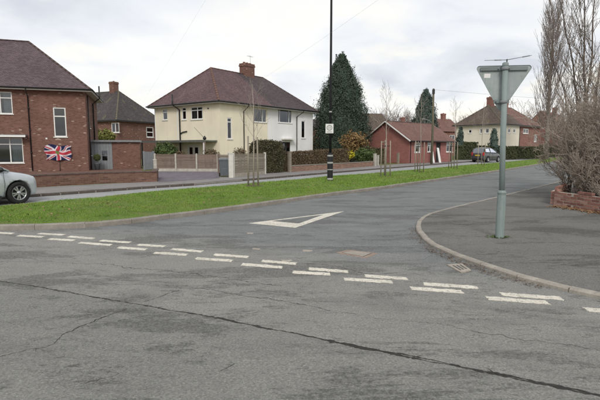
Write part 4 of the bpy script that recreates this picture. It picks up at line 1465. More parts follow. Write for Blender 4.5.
# ---------------------------------------------------------------- red brick bungalow
AU = math.atan2(0.66, 0.75)
bo = Vector((10.75, 44.6, 0.09))
bu = thing('bungalow', 'red brick bungalow with white bargeboards and red tiled roof', 'bungalow', bo, AU)
UL, UW, UE, UR = 7.9, 5.6, 2.42, 4.22
h1 = Face(bu, (0, 0, 0), (1, 0, 0)); h2 = Face(bu, (0, UW, 0), (0, -1, 0))
b1 = h1.rect(414.6, 142.5, 420.2, 152.5); b2 = h1.rect(446.3, 142, 452.8, 152); b3 = h1.rect(427.5, 142.5, 433, 152.0); bd = h1.rect(436, 142.5, 440.5, 160); bd = (bd[0], .03, bd[2], bd[3])
m = MB(); wall(m, h1, UL, UE, [b1, b2, b3, bd]); wall(m, h2, UW, UE); wall(m, Face(bu, (UL, 0, 0), (0, 1, 0)), UW, UE); wall(m, Face(bu, (UL, UW, 0), (-1, 0, 0)), UL, UE)
for x, s_ in ((0, 1), (UL, -1)):
    p = [(x, UW, UE), (x, 0, UE), (x, UW / 2, UR - .08)]
    m.quad(*(p if s_ > 0 else p[::-1]))
m.build('wall', 'brick_bungalow', bu)
for b_ in (b1, b2, b3):
    window(bu, h1, b_, (0.5,) if b_ is not b1 else (), 0.7, 0.10, curtain=False)
M_ = h1.M(bd[0], bd[1]); m = MB(); m.box(0, bd[2] - bd[0], .04, .08, 0, bd[3] - bd[1], M_); m.build('door', 'dark_interior', bu)
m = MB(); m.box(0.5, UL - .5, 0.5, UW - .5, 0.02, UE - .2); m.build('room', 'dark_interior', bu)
ov = 0.35; dzv = ov * (UR - UE) / (UW / 2)
m = MB()
m.quad((-.3, -ov, UE - dzv + .05), (UL + .3, -ov, UE - dzv + .05), (UL + .3, UW / 2, UR + .05), (-.3, UW / 2, UR + .05))
m.quad((UL + .3, UW + ov, UE - dzv + .05), (-.3, UW + ov, UE - dzv + .05), (-.3, UW / 2, UR + .05), (UL + .3, UW / 2, UR + .05))
m.quad((-.3, -ov, UE - dzv), (-.3, UW / 2, UR), (UL + .3, UW / 2, UR), (UL + .3, -ov, UE - dzv))
m.quad((-.3, UW + ov, UE - dzv), (UL + .3, UW + ov, UE - dzv), (UL + .3, UW / 2, UR), (-.3, UW / 2, UR))
rb = m.build('roof', 'tiles_red', bu)
ridge_tiles(rb, (-.3, UW / 2, UR + .05), (UL + .3, UW / 2, UR + .05), 'ridge_dark')
for xs_ in (-.33, UL + .305):
    for y_ in (-ov, UW + ov):
        m = MB(); m.tube([(xs_, y_, UE - dzv - .02), (xs_, UW / 2, UR - .02)], 0.065, 4, smooth=False); m.build('bargeboard', 'white_plastic', bu)
m = MB(); m.tube([(-.3, -ov - .06, UE - dzv - .02), (UL + .3, -ov - .06, UE - dzv - .02)], .055, 6); m.build('gutter', 'black_plastic', bu)
m = MB(); m.quad((-.3, -ov, UE - dzv - .06), (-.3, 0, UE - dzv - .06), (UL + .3, 0, UE - dzv - .06), (UL + .3, -ov, UE - dzv - .06)); m.build('soffit', 'black_plastic', bu)
pipe(bu, [(0.18, -.06, UE - dzv), (0.18, -.06, .05)])
pipe(bu, [(UL - .15, -.06, UE - dzv), (UL - .15, -.06, .05)])
# white boards leaning against the bungalow
for k, (ua, ub) in enumerate(((426.4, 428.3), (432.6, 435.0))):
    pa = h1.pt(h1.px(ua, 158)[0], 0, 0.9); W_ = frame_of(bu)
    wpt = W_ @ pa
    bdv = tag(MB().build('leaning_board', 'white_plastic'), ('narrower' if k == 0 else 'wider') + ' white board leaning by the bungalow window', 'board')
    q = MB(); q.box(-.14 - .05 * k, .14 + .05 * k, -.02, .02, 0, 1.6); bdv.data = q.mesh('leaning_board', 'white_plastic')
    bdv.location = (wpt.x, wpt.y, 0.09); bdv.rotation_euler = (R(-16), R(7), AU)

# ---------------------------------------------------------------- far houses
def far_semi():
    A_ = math.atan2(0.66, 0.75)
    e1 = Vector((math.cos(A_), math.sin(A_), 0)); e2 = Vector((-math.sin(A_), math.cos(A_), 0))
    o_ = Vector((29.4, 66.4, 0.09))
    r = thing('semi_detached_house', 'distant cream and brick pair of houses with brown hipped roof behind sign post', 'house', o_, A_)
    L, W, E = 14.0, 7.2, 4.95
    fl = Face(r, (0, W, 0), (0, -1, 0)); f0 = Face(r, (0, 0, 0), (1, 0, 0))
    xm_ = f0.px(519.6, 135)[0]
    ws = [fl.rect(468.5, 129.5, 471.8, 133.2), fl.rect(479.8, 128.5, 482.6, 133.4), fl.rect(485.3, 128.3, 489.2, 133.2)]
    wf = [f0.rect(508, 128.5, 510.6, 133), f0.rect(513.2, 128.6, 515.6, 133)]
    wr = [f0.rect(523.2, 128.6, 528.6, 133.6), f0.rect(534.2, 134.5, 537.0, 142)]
    m = MB(); wall(m, fl, W, E, ws); wall(m, f0, xm_, E, wf); wall(m, Face(r, (xm_, W, 0), (-1, 0, 0)), xm_, E); m.build('cream_wall', 'render_far', r)
    m = MB(); wall(m, f0, L, E, wr, x0=xm_); wall(m, Face(r, (L, 0, 0), (0, 1, 0)), W, E); wall(m, Face(r, (L, W, 0), (-1, 0, 0)), L - xm_, E); m.build('brick_wall', 'brick_far', r)
    for w_ in ws:
        window(r, fl, w_, (), None, 0.10, curtain=False)
    for w_ in wf + wr:
        window(r, f0, w_, (0.5,) if w_[2] - w_[0] > 1 else (), None, 0.12, curtain=False)
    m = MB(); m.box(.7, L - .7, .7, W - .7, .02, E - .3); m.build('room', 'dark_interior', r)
    hip_roof(r, L, W, 3.0, E + .08, 8.15, 0.4, ('tiles_far', 'tiles_red'), xm_, None, ('ridge_grey', 'ridge_dark'))
    chimney(r, xm_ - 2.6, W / 2, 7.6, 9.35, 1.2, 0.7, 'brick_far', 2)
    chimney(r, xm_ + 2.4, W / 2, 7.6, 8.9, 0.9, 0.7, 'brick_far', 1)
    for x_ in (xm_ - .1, 0.2):
        pipe(r, [(x_, -.06, E - .1), (x_, -.06, .05)], .045)
far_semi()
def far_house(label, u, d, A_, L, W, E, Rg, wm, rm, chim=True, vtop=None):
    c = AT(u, HOR, d)
    r = thing('distant_house', label, 'house', (c.x, c.y, 0.09), A_)
    f0 = Face(r, (-L / 2, 0, 0), (1, 0, 0))
    ws = [(L * .15, 2.9, L * .15 + 1.3, 4.1), (L * .65, 2.9, L * .65 + 1.3, 4.1)]
    m = MB(); wall(m, f0, L, E, ws)
    for a, b in (((L / 2, 0, 0), (0, 1, 0)), ((-L / 2, W, 0), (0, -1, 0))):
        wall(m, Face(r, a, b), W, E)
    wall(m, Face(r, (L / 2, W, 0), (-1, 0, 0)), L, E)
    for x, s_ in ((-L / 2, 1), (L / 2, -1)):
        p = [(x, W, E), (x, 0, E), (x, W / 2, Rg - .08)]; m.quad(*(p if s_ > 0 else p[::-1]))
    m.build('wall', wm, r)
    for w_ in ws:
        window(r, f0, w_, (0.5,), None, 0.1, curtain=False)
    m = MB(); o_ = 0.35; dz_ = o_ * (Rg - E) / (W / 2)
    m.quad((-L / 2 - .2, -o_, E - dz_), (L / 2 + .2, -o_, E - dz_), (L / 2 + .2, W / 2, Rg), (-L / 2 - .2, W / 2, Rg))
    m.quad((L / 2 + .2, W + o_, E - dz_), (-L / 2 - .2, W + o_, E - dz_), (-L / 2 - .2, W / 2, Rg), (L / 2 + .2, W / 2, Rg))
    rf = m.build('roof', rm, r)
    if chim:
        chimney(r, L * .3, W / 2, Rg - .5, Rg + 1.1, .8, .7, 'brick_far', 1)
    return r
far_house('distant house roof just right of the tall dark conifer', 371, 82, R(20), 8, 7, 5.0, zat(113.5, 85), 'brick_far', 'tiles_far', False)
far_house('distant brown-roofed house with chimney right of the utility pole', 444, 90, R(25), 9, 7, 5.0, zat(119, 93), 'brick_far', 'tiles_red', True)
far_house('distant house with chimney peeping over the bungalow roof', 404, 95, R(30), 9, 7, 4.8, zat(122.5, 98), 'brick_far', 'tiles_far', True)
far_house('distant brick house half hidden by bare branches at right', 566, 92, R(45), 11, 7, 5.0, zat(113, 96), 'brick_far', 'tiles_red', True)
far_house('distant brick house low between white house and conifer', 320, 74, R(30), 9, 7, 4.9, zat(120, 78), 'brick_far', 'tiles_brown', False)

# ================================================================== VEGETATION
def unit(n):
    v = rng.normal(0, 1, (n, 3))
    return v / np.linalg.norm(v, axis=1)[:, None]
def leaf_cards(pts, nrm, size, aspect=0.5, jitter=0.7, droop=0.0):
    """folded leaf sprays (two triangles) facing roughly along nrm"""
    n = len(pts)
    nn = nrm + rng.normal(0, jitter, (n, 3)); nn /= np.linalg.norm(nn, axis=1)[:, None]
    a = np.cross(nn, unit(n)); a /= np.linalg.norm(a, axis=1)[:, None]
    if droop:
        a = a + np.array([0, 0, -droop]); a /= np.linalg.norm(a, axis=1)[:, None]
    b = np.cross(nn, a)
    s = (size * (0.6 + 0.8 * rng.random(n)))[:, None]
    V = np.zeros((n, 4, 3))
    V[:, 0] = pts - a * s
    V[:, 1] = pts + b * s * aspect + nn * s * 0.15
    V[:, 2] = pts + a * s
    V[:, 3] = pts - b * s * aspect + nn * s * 0.15
    return V.reshape(-1, 3), np.arange(n * 4).reshape(-1, 4)

def conifer(label, pos, H, Rmax, n, size, mat, prof, lean=0.0, seed=1, dup_tips=True):
    global rng
    rng = np.random.default_rng(seed)
    t = thing('conifer_tree', label, 'tree', pos)
    m = MB(); m.tube([(0, 0, 0), (0.02, 0, H * .4), (0, 0, H * .93)], [Rmax * .11, Rmax * .07, .02], 8); m.build('trunk', 'bark_tree', t)
    hz = rng.random(n) ** 0.85
    az = rng.random(n) * 2 * math.pi
    lump = 1 + 0.10 * np.sin(az * 5 + hz * 23) + 0.08 * np.sin(az * 9 - hz * 37) + 0.06 * np.sin(az * 3 + hz * 11 + 1)
    pr = np.interp(hz, [p[0] for p in prof], [p[1] for p in prof]) * Rmax
    dep = 1 - 0.34 * rng.random(n) ** 1.7 + 0.07 * rng.normal(0, 1, n) * (rng.random(n) < 0.3)
    r = pr * lump * dep
    ncl = max(60, n // 55)                                   # foliage hangs in clumps
    ci = rng.integers(0, ncl, n)
    chz = (np.arange(ncl) + rng.random(ncl)) / ncl
    chz = chz ** 0.9; caz = rng.random(ncl) * 2 * math.pi
    cpr = np.interp(chz, [p[0] for p in prof], [p[1] for p in prof]) * Rmax
    cpr = cpr * (1 + .08 * np.sin(caz * 3 + chz * 14 + seed) + .07 * np.sin(chz * 31 + caz * 2) + .05 * np.sin(caz * 7 - chz * 19))
    csz = (0.10 + 0.10 * rng.random(ncl)) * np.clip(cpr, .5, 3) * 0.75 + .05
    crr = cpr * (0.76 + 0.34 * rng.random(ncl) ** 1.6)
    g3 = rng.normal(0, 1, (n, 3))
    rad = crr[ci] + g3[:, 0] * csz[ci] * .55
    tan = g3[:, 1] * csz[ci]
    zz = chz[ci] * H + g3[:, 2] * csz[ci] * 1.5
    az = caz[ci]
    pts = np.stack([rad * np.cos(az) - tan * np.sin(az), rad * np.sin(az) + tan * np.cos(az), np.clip(zz, .05, H * 1.0)], 1)
    nr = np.stack([np.cos(az) - np.sin(az) * g3[:, 1] * .5, np.sin(az) + np.cos(az) * g3[:, 1] * .5, 0.3 + 0.4 * g3[:, 2]], 1)
    V, Fc = leaf_cards(pts, nr, size, 0.42, 0.55, 0.5)
    if dup_tips:                                            # ragged leaders at the top
        k = max(60, n // 60)
        hp = rng.integers(0, 6, k)
        oa = np.array([0, 1.1, 2.3, 3.4, 4.6, 5.5])[hp]
        rr = np.array([0.02, .22, .3, .2, .27, .16])[hp] * Rmax
        hh = np.array([1.03, .99, .96, 1.0, .95, .985])[hp] * H - rng.random(k) * H * 0.09
        pt = np.stack([rr * np.cos(oa) + rng.normal(0, .07, k), rr * np.sin(oa) + rng.normal(0, .07, k), hh], 1)
        V2, F2 = leaf_cards(pt, np.tile([0, 0, 1.0], (k, 1)), size * .8, 0.4, 1.0, -0.4)
        F2 = F2 + len(V); V = np.concatenate([V, V2]); Fc = np.concatenate([Fc, F2])
    cr = np_mesh('crown', V, Fc, mat, t)
    core = MB()                                             # dense inner foliage
    rings = []
    for k in range(14):
        f = 0.02 + 0.92 * k / 13
        rad = np.interp(f, [p[0] for p in prof], [p[1] for p in prof]) * Rmax * 0.70
        rings.append((max(.02, rad), f * H))
    base = 0
    core.lathe(rings, 18)
    core.build('inner_foliage', mat, t)
    return t
big = AT(341, 150, 47)
conifer('huge dark green conifer towering behind the lamp column', (big.x, big.y, 0.09), zat(54.5, 47) - .09, 2.78, 62000, 0.088, 'leaf_conifer',
        [(0, .80), (.12, .97), (.3, 1.0), (.5, .86), (.68, .62), (.82, .38), (.93, .17), (1.0, .03)], seed=3)
c2 = AT(424.5, 150, 74)
conifer('pointed dark conifer rising behind the bungalow roof', (c2.x, c2.y, 0.09), zat(89.5, 74) - .09, 2.25, 17000, 0.13, 'leaf_conifer_far',
        [(0, .9), (.3, 1.0), (.55, .82), (.75, .58), (.9, .30), (1.0, .03)], seed=5)
for u, d, vt, rm, lb, sd in ((459.8, 62, 128, .55, 'small dark columnar conifer left of the distant cream house', 11), (493.5, 61, 129.5, .62, 'small dark conical conifer in front of the distant cream house', 12)):
    p = AT(u, 150, d)
    conifer(lb, (p.x, p.y, 0.09), zat(vt, d), rm, 1600, 0.13, 'leaf_conifer_far', [(0, .9), (.3, 1), (.6, .85), (.85, .5), (1, .05)], seed=sd, dup_tips=False)

def bush(name, label, pos, rx, ry, rz, n, size, mat, cat='bush', seed=1, zc=None, core=True, stem=True, lumps=0.18, jit=0.7):
    global rng
    rng = np.random.default_rng(seed)
    t = thing(name, label, cat, pos)
    zc = rz * 0.95 if zc is None else zc
    d = unit(n)
    az = np.arctan2(d[:, 1], d[:, 0])
    l = 1 + lumps * np.sin(az * 3 + d[:, 2] * 5 + seed) + lumps * .7 * np.sin(az * 7 - d[:, 2] * 9) + rng.normal(0, .05, n)
    r = (1 - 0.45 * rng.random(n) ** 1.6) * l
    pts = d * r[:, None] * np.array([rx, ry, rz]) + np.array([0, 0, zc])
    keep = pts[:, 2] > 0.03
    V, Fc = leaf_cards(pts[keep], d[keep], size, 0.55, jit)
    np_mesh('crown', V, Fc, mat, t)
    if stem:
        m = MB()
        for k in range(7):
            a = k * 0.9
            m.tube([(0.05 * math.cos(a), .05 * math.sin(a), 0), (rx * .3 * math.cos(a), ry * .3 * math.sin(a), zc * .7), (rx * .7 * math.cos(a), ry * .7 * math.sin(a), zc + rz * .45)], [.03, .02, .008], 5)
        m.build('stem', 'bark_tree', t)
    return t
def px_bush(name, label, u, v, d, rpx, hpx, n, size, mat, seed, vbase=None, **kw):
    p = AT(u, v, d)
    rx = rpx / F_PX * d; rz = hpx / F_PX * d
    return bush(name, label, (p.x, p.y, 0.09), rx, rx * .8, rz, n, size, mat, seed=seed, zc=max(p.z - .09, rz * .6), **kw)
px_bush('bush', 'bright yellow flowering bush behind the low wall', 347.5, 154.5, 38.8, 6.3, 4.2, 1000, 0.075, 'leaf_yellow', 21)
px_bush('bush', 'rounded orange-brown bush in front of the big conifer', 354, 142.5, 41.5, 12.5, 9.5, 1900, 0.105, 'leaf_orange', 22, lumps=.22)
px_bush('bush', 'green leafy bush right of the yellow bush', 365, 155, 40.5, 10.5, 6.8, 1900, 0.09, 'leaf_green', 23)
px_bush('bush', 'dark green bush under the porch canopy behind fence', 165, 151.5, 34.2, 11.5, 8.0, 1700, 0.085, 'leaf_green', 24)
px_bush('bush', 'yellow-green bush rising over the outhouse roof', 105, 137.5, 42, 9.5, 7.2, 1100, 0.12, 'leaf_lime', 25)
px_bush('bush', 'small reddish twiggy bush above the wooden fence by cream wall', 211, 154, 32.8, 7.5, 4.8, 900, 0.05, 'leaf_hedge_brown', 26)
px_bush('bush', 'small brown twiggy bush above fence under the slim window', 240, 153.5, 31.0, 6.5, 5.5, 700, 0.05, 'leaf_hedge_brown', 27)
px_bush('bush', 'reddish low bush beside the dark bush behind left fence panel', 180, 155, 33.6, 5, 3.6, 500, 0.06, 'leaf_hedge_brown', 28)

# potted topiary ball by the outhouse door
pp = AT(97.8, 172, 31.3)
pot = thing('potted_topiary', 'clipped box ball in dark pot by the grey boarded door', 'potted plant', (pp.x, pp.y, 0.09))
m = MB(); m.lathe([(0.0, 0.0), (0.15, 0.0), (0.20, .42), (0.22, .44), (0.22, .48), (0.17, .48), (0.0, .42)], 14); m.build('pot', 'bin_grey', pot)
m = MB(); m.tube([(0, 0, .40), (0, 0, .75)], .02, 6); m.build('stem', 'bark_tree', pot)
rng = np.random.default_rng(31)
d_ = unit(1100); pts_ = d_ * (0.235 * (1 - .3 * rng.random(1100) ** 2))[:, None] + np.array([0, 0, .86])
V_, F_ = leaf_cards(pts_, d_, .028, .6, .8); np_mesh('foliage', V_, F_, 'leaf_box', pot)

def hedge(name, label, pts, h, w, dens, size, mat, z0=0.09, seed=1, round_ends=False, lump=0.10, cat='hedge', core_mat=None):
    """clipped hedge along a polyline: dense core with leaf sprays over it"""
    global rng
    rng = np.random.default_rng(seed)
    a = np.array(pts[0][:2]); t = thing(name, label, cat, (a[0], a[1], z0))
    Vs, Fs, off = [], [], 0
    core = MB()
    hs = h if hasattr(h, '__len__') else [h] * len(pts)
    for i in range(len(pts) - 1):
        p, q = np.array(pts[i][:2]), np.array(pts[i + 1][:2])
        ln = np.linalg.norm(q - p); d = (q - p) / ln; nrm = np.array([-d[1], d[0]])
        h0, h1 = hs[i], hs[i + 1]
        area = ln * (2 * (h0 + h1) / 2 + w)
        n = int(area * dens)
        s = rng.random(n)
        hh = h0 + (h1 - h0) * s
        if round_ends:
            e = np.clip(np.minimum(s * ln, (1 - s) * ln) / (w * .55), 0, 1)
            hh = hh * (0.72 + .28 * np.sqrt(e)); wd = w * (0.45 + .55 * np.sqrt(e))
        else:
            wd = np.full(n, w)
        per = rng.random(n) * (2 * hh + wd)
        front = per < hh; top = (per >= hh) & (per < hh + wd)
        y = np.where(front, 0, np.where(top, per - hh, wd)) + (w - wd) / 2
        z = np.where(front, per, np.where(top, hh, per - hh - wd))
        ny = np.where(front, -1.0, np.where(top, 0, 1.0)); nz = np.where(top, 1.0, 0.15)
        rough = lump * (np.sin(s * ln * 2.3 + z * 3) * .4 + np.sin(s * ln * 5.1 - z * 4.2 + y * 3) * .35) + rng.normal(0, lump * .45, n) - rng.random(n) ** 2 * 0.12
        y = y + ny * rough; z = np.maximum(0.02, z + (nz > .5) * rough)
        xy = p[None] + d[None] * (s * ln)[:, None] + nrm[None] * y[:, None] - a[None]
        P3 = np.stack([xy[:, 0], xy[:, 1], z], 1)
        N3 = np.stack([nrm[0] * ny, nrm[1] * ny, nz], 1)
        V, Fc = leaf_cards(P3, N3, size, 0.55, 0.8)
        Vs.append(V); Fs.append(Fc + off); off += len(V)
        M_ = Matrix(((d[0], nrm[0], 0, p[0] - a[0]), (d[1], nrm[1], 0, p[1] - a[1]), (0, 0, 1, 0), (0, 0, 0, 1)))
        k = 0.14
        if round_ends:
            core.box(w * .35, ln - w * .35, k + w * .05, w * .95 - k, 0, min(h0, h1) * .82, M_)
        else:
            core.box(k if i == 0 else 0, ln - (k if i == len(pts) - 2 else 0), k, w - k, 0, min(h0, h1) - k, M_)
    np_mesh('foliage', np.concatenate(Vs), np.concatenate(Fs), mat, t)
    core.build('inner_branches', mat, t)
    return t
hedge('hedge', 'tall rounded dark clipped hedge at the end of the garden fence', [P(264, 173.6, 0.09), P(288.5, 172, 0.09)], [1.95, 1.85], 1.6, 900, 0.045, 'leaf_hedge_dark', seed=41, round_ends=True)
h2a, h2b, h2c = wl2
def push(p, d):
    n = Vector((-0.79, 0.61)); return (p[0] + n.x * d, p[1] + n.y * d)
hedge('hedge', 'long brown clipped hedge growing above the low orange wall', [push(h2a, .32), push(h2b, .32), push((h2b.lerp(h2c, .25)), .32)], [1.18, 1.42, 1.4], 0.85, 800, 0.045, 'leaf_hedge_brown', seed=42, lump=.06)
hedge('hedge', 'dark hedge beyond the parked car in front of distant houses', [AT(462, 150, 58), AT(500, 150, 61), AT(545, 150, 66)], [1.75, 1.7, 1.6], 1.3, 170, 0.10, 'leaf_hedge_far', seed=43)
hedge('hedge', 'low dark hedge left of the bungalow gable', [AT(371, 150, 43.5), AT(383, 150, 43.0)], [1.55, 1.4], 0.9, 350, 0.06, 'leaf_hedge_dark', seed=44)
hedge('hedge', 'dark garden hedge under the distant cream house windows', [AT(459, 150, 63.5), AT(478, 150, 63.8)], [2.3, 2.3], 1.1, 150, 0.11, 'leaf_hedge_far', seed=45)
hedge('hedge', 'far hedge behind the bare tree at the end of the road', [AT(545, 150, 76), AT(620, 150, 86)], [1.9, 2.0], 1.3, 130, 0.12, 'leaf_hedge_far', seed=46)
hedge('hedge', 'dark hedge between the white house and the conifer', [AT(311, 150, 46), AT(324, 150, 46)], [2.4, 2.0], 1.0, 300, 0.08, 'leaf_hedge_dark', seed=47)

# ---- bare trees
def grow(mb_list, p, d, length, r, depth, rr, spec):
    """recursive limb; spec: children, spread, upward pull, wiggle, twig radius"""
    pts = [p.copy()]; rad = [r]
    seg = spec.get('seg', 4) if depth > 0 else 3
    cur, dd = p.copy(), d.copy()
    for k in range(seg):
        dd = (dd + Vector((rr.gauss(0, 1), rr.gauss(0, 1), rr.gauss(0, .7))) * spec['wig'] + Vector((0, 0, spec['up']))).normalized()
        cur = cur + dd * (length / seg)
        pts.append(cur.copy()); rad.append(max(spec['tw'], r * (1 - 0.62 * (k + 1) / seg)))
    tgt = mb_list[0] if depth >= spec['limb'] else mb_list[1]
    tgt.tube(pts, rad, 6 if depth >= spec['limb'] + 1 else (4 if depth >= spec['limb'] else 3), caps=False)
    if depth == 0:
        return
    n = spec['kids'][depth]
    for k in range(n):
        f = spec.get('start', .25) + (1 - spec.get('start', .25)) * (k + rr.random()) / n
        i = min(seg - 1, int(f * seg)); q = pts[i].lerp(pts[i + 1], f * seg - i)
        base = (pts[i + 1] - pts[i]).normalized()
        side = base.orthogonal().normalized()
        side.rotate(Matrix.Rotation(rr.random() * 6.283, 3, base))
        ang = rr.uniform(*spec['ang'])
        nd = (base * math.cos(ang) + side * math.sin(ang)).normalized()
        grow(mb_list, q, nd, length * rr.uniform(*spec['len']), max(spec['tw'], rad[i] * spec.get('rs', .55)), depth - 1, rr, spec)

def bare_tree(name, label, pos, seed, spec, stems, mat_l, mat_t, cat='tree', group=None):
    rr = random.Random(seed)
    t = thing(name, label, cat, pos, group=group)
    a, b = MB(), MB()
    for (off, d, ln, r, dep) in stems:
        grow((a, b), Vector(off), Vector(d).normalized(), ln, r, dep, rr, spec)
    a.build('trunk', mat_l, t)
    if b.v:
        bb = b.build('crown', mat_t, t)
    return t

# columnar bare tree at the end of the verge
pt_ = P(545.5, 158.2, 0.1)
TY = 58.0
pt_ = AT(545.5, 159, TY); tH = zat(13, TY)
rr = random.Random(5)
t = thing('bare_tree', 'tall narrow bare tree standing at the far end of verge', 'tree', (pt_.x, pt_.y, 0.08))
a, b = MB(), MB()
spec = dict(kids={2: 7, 1: 5}, ang=(.18, .48), len=(.32, .55), up=.20, wig=.09, tw=.011, limb=2, seg=4, start=.15, rs=.42)
a.tube([(0, 0, 0), (0.05, 0, 3), (0, .05, 8), (0, 0, tH * .8), (0, 0, tH * .97)], [.33, .27, .19, .09, .02], 8)
for k in range(70):
    f = 0.14 + 0.80 * (k / 70) + rr.uniform(-.02, .02)
    az = k * 2.39996 + rr.uniform(-.3, .3)
    hz_ = f * tH
    ln = (0.16 + 0.20 * math.sin(min(1, f * 1.2) * math.pi * .85)) * tH * rr.uniform(.7, 1.1)
    dirv = Vector((math.cos(az) * .38, math.sin(az) * .38, 1.0)).normalized()
    if f < .28:
        dirv = Vector((math.cos(az) * .62, math.sin(az) * .62, .8)).normalized()
    grow((a, b), Vector((0, 0, hz_)), dirv, ln * .78, .058 * (1 - f * .6), 2, rr, spec)
a.build('trunk', 'twig_shrub_dark', t); b.build('crown', 'twig_far', t)

# big twiggy shrub over the low wall at the right
shp = P(634, 206, RZ); shp = Vector((10.2, 13.6, 0.05))
sh = thing('twiggy_shrub', 'huge leafless reddish-brown twiggy shrub spilling over the low brick wall', 'shrub', shp)
rr = random.Random(17)
a, b = MB(), MB()
spec = dict(kids={3: 9, 2: 6, 1: 5}, ang=(.28, .85), len=(.30, .50), up=.045, wig=.18, tw=.0042, limb=3, seg=5, start=.16, rs=.5)
for k in range(160):
    ox = rr.uniform(-1.55, 1.9); oy = rr.uniform(-.85, 1.5)
    edge = max(0.0, (-ox - .4) / 1.2)                     # stems lean outwards at the rim of the clump
    d = Vector((rr.gauss(0, .24) - .42 * edge, rr.gauss(0, .24) - .18 * max(0, -oy), 1.0)).normalized()
    ln = rr.uniform(1.9, 3.7) * (.80 + .30 * (ox + 1.55) / 3.45) * (1.0 - .22 * edge)
    grow((a, b), Vector((ox, oy, 0.0)), d, ln, rr.uniform(.012, .026), 3, rr, spec)
for k in range(26):                                       # low shoots arching over the wall
    ox = rr.uniform(-1.6, 1.6); oy = rr.uniform(-.9, -.3)
    d = Vector((rr.gauss(-.3, .5), rr.uniform(-.6, .1), rr.uniform(.4, .9))).normalized()
    grow((a, b), Vector((ox, oy, 0.0)), d, rr.uniform(.8, 1.3), .010, 3, rr, spec)
a.build('stem', 'twig_shrub_dark', sh); b.build('twigs', 'twig_shrub', sh)
# taller multi-stem bare tree inside the shrub
rr = random.Random(29)
bt = Vector((10.6, 17.2, 0.05))
spec = dict(kids={3: 5, 2: 4, 1: 3}, ang=(.30, .7), len=(.38, .62), up=.10, wig=.06, tw=.0055, limb=2, seg=5, start=.25, rs=.45)
stems = []
def aim(u, v, d):
    return AT(u, v, d) - bt
t2 = thing('bare_tree', 'multi-stemmed bare tree rising above the twiggy shrub at right edge', 'tree', bt)
a, b = MB(), MB()
for (u1, v1, dd1, u2, v2, dd2, r0) in ((582, 70, 17.0, 556, -12, 16.2, .050), (588, 60, 17.2, 583, -25, 17.0, .055), (590, 70, 17.4, 597, -30, 17.6, .055),
                                       (600, 60, 17.8, 620, -35, 18.0, .06), (572, 100, 17.0, 545, 45, 16.4, .036), (600, 90, 17.5, 574, 8, 17.9, .04), (610, 60, 18, 650, -20, 18.4, .05)):
    p1, p2 = aim(u1, v1, dd1), aim(u2, v2, dd2)
    o0 = Vector((rr.uniform(-.25, .25), rr.uniform(-.25, .25), 0))
    pts = []
    for k in range(13):
        s = k / 12
        q = (o0 * (1 - s) ** 2 + p1 * 2 * s * (1 - s) * 1.0 + p2 * s * s)
        pts.append(q + Vector((rr.gauss(0, .03), rr.gauss(0, .03), 0)) * (k > 0))
    rad = [r0 * (1 - .75 * k / 12) for k in range(13)]
    a.tube(pts, rad, 7, caps=False)
    for k in range(14):
        f = .22 + .74 * (k + rr.random()) / 14
        i = min(11, int(f * 12)); q = pts[i].lerp(pts[i + 1], f * 12 - i)
        base = (pts[i + 1] - pts[i]).normalized(); side = base.orthogonal().normalized()
        side.rotate(Matrix.Rotation(rr.random() * 6.283, 3, base)); an = rr.uniform(.35, .75)
        if side.x < -.45 and u2 < 570:
            side.x = abs(side.x)
        grow((a, b), q, (base * math.cos(an) + side * math.sin(an)).normalized(), rr.uniform(.9, 1.9) * (1.15 - .5 * f), rad[i] * .45, 2, rr, spec)
a.build('trunk', 'bark_tree', t2); b.build('crown', 'twig_shrub_dark', t2)
# bed of soil under the shrub
m = MB(); m.flat([(7.5, 13.2), (8.2, 11.6), (10, 8.4), (17, 9), (17, 22), (12.2, 19.2)], RZ + .02); struct(m.build('shrub_bed', 'soil'))

# distant bare trees on the skyline
spec = dict(kids={3: 6, 2: 5, 1: 4}, ang=(.3, .8), len=(.45, .7), up=.05, wig=.12, tw=.022, limb=2, seg=4, start=.3, rs=.55)
for k, (u, d, vt, lb) in enumerate(((379, 96, 105, 'distant bare tree between conifer and bungalow gable'), (392, 104, 106, 'distant bare tree above the bungalow ridge'),
                                    (403, 110, 108, 'faint distant bare tree left of the pointed conifer'), (455, 104, 113, 'distant bare tree above the gap right of bungalow'),
                                    (468, 112, 110.5, 'distant bare tree left of the distant cream house'), (478, 120, 113, 'faint distant bare tree peeping over distant cream roof'),
                                    (536, 100, 104, 'distant bare tree beside the tall narrow tree'), (560, 88, 100, 'distant bare tree behind the twiggy shrub'),
                                    (590, 84, 98, 'distant bare tree at the far right behind shrub'))):
    p = AT(u, 150, d); H = zat(vt, d)
    r2 = random.Random(100 + k)
    st = [((0, 0, 0), (r2.uniform(-.06, .06), 0, 1), H * .55, .16, 3)] + [((0, 0, H * .22), (math.cos(q), math.sin(q), 1.5), H * .42, .09, 3) for q in (0.3, 2.2, 4.1, 5.2)]
    bare_tree('distant_tree', lb, (p.x, p.y, 0.08), 100 + k, spec, st, 'twig_far', 'twig_far', group='distant bare trees')
# trees closing the end of the road beyond
for k, (u, d) in enumerate(((555, 110), (610, 105))):
    p = AT(u, 150, d)
    hedge('tree_belt', ('belt' if k == 0 else 'further belt') + ' of dark evergreens closing the view ' + ('behind the narrow bare tree' if k == 0 else 'behind the twiggy shrub'), [(p.x - 5, p.y), (p.x + 5, p.y + 3)], [4.2, 4.6], 2.5, 60, .22, 'leaf_hedge_far', seed=61 + k, lump=.5, cat='trees')

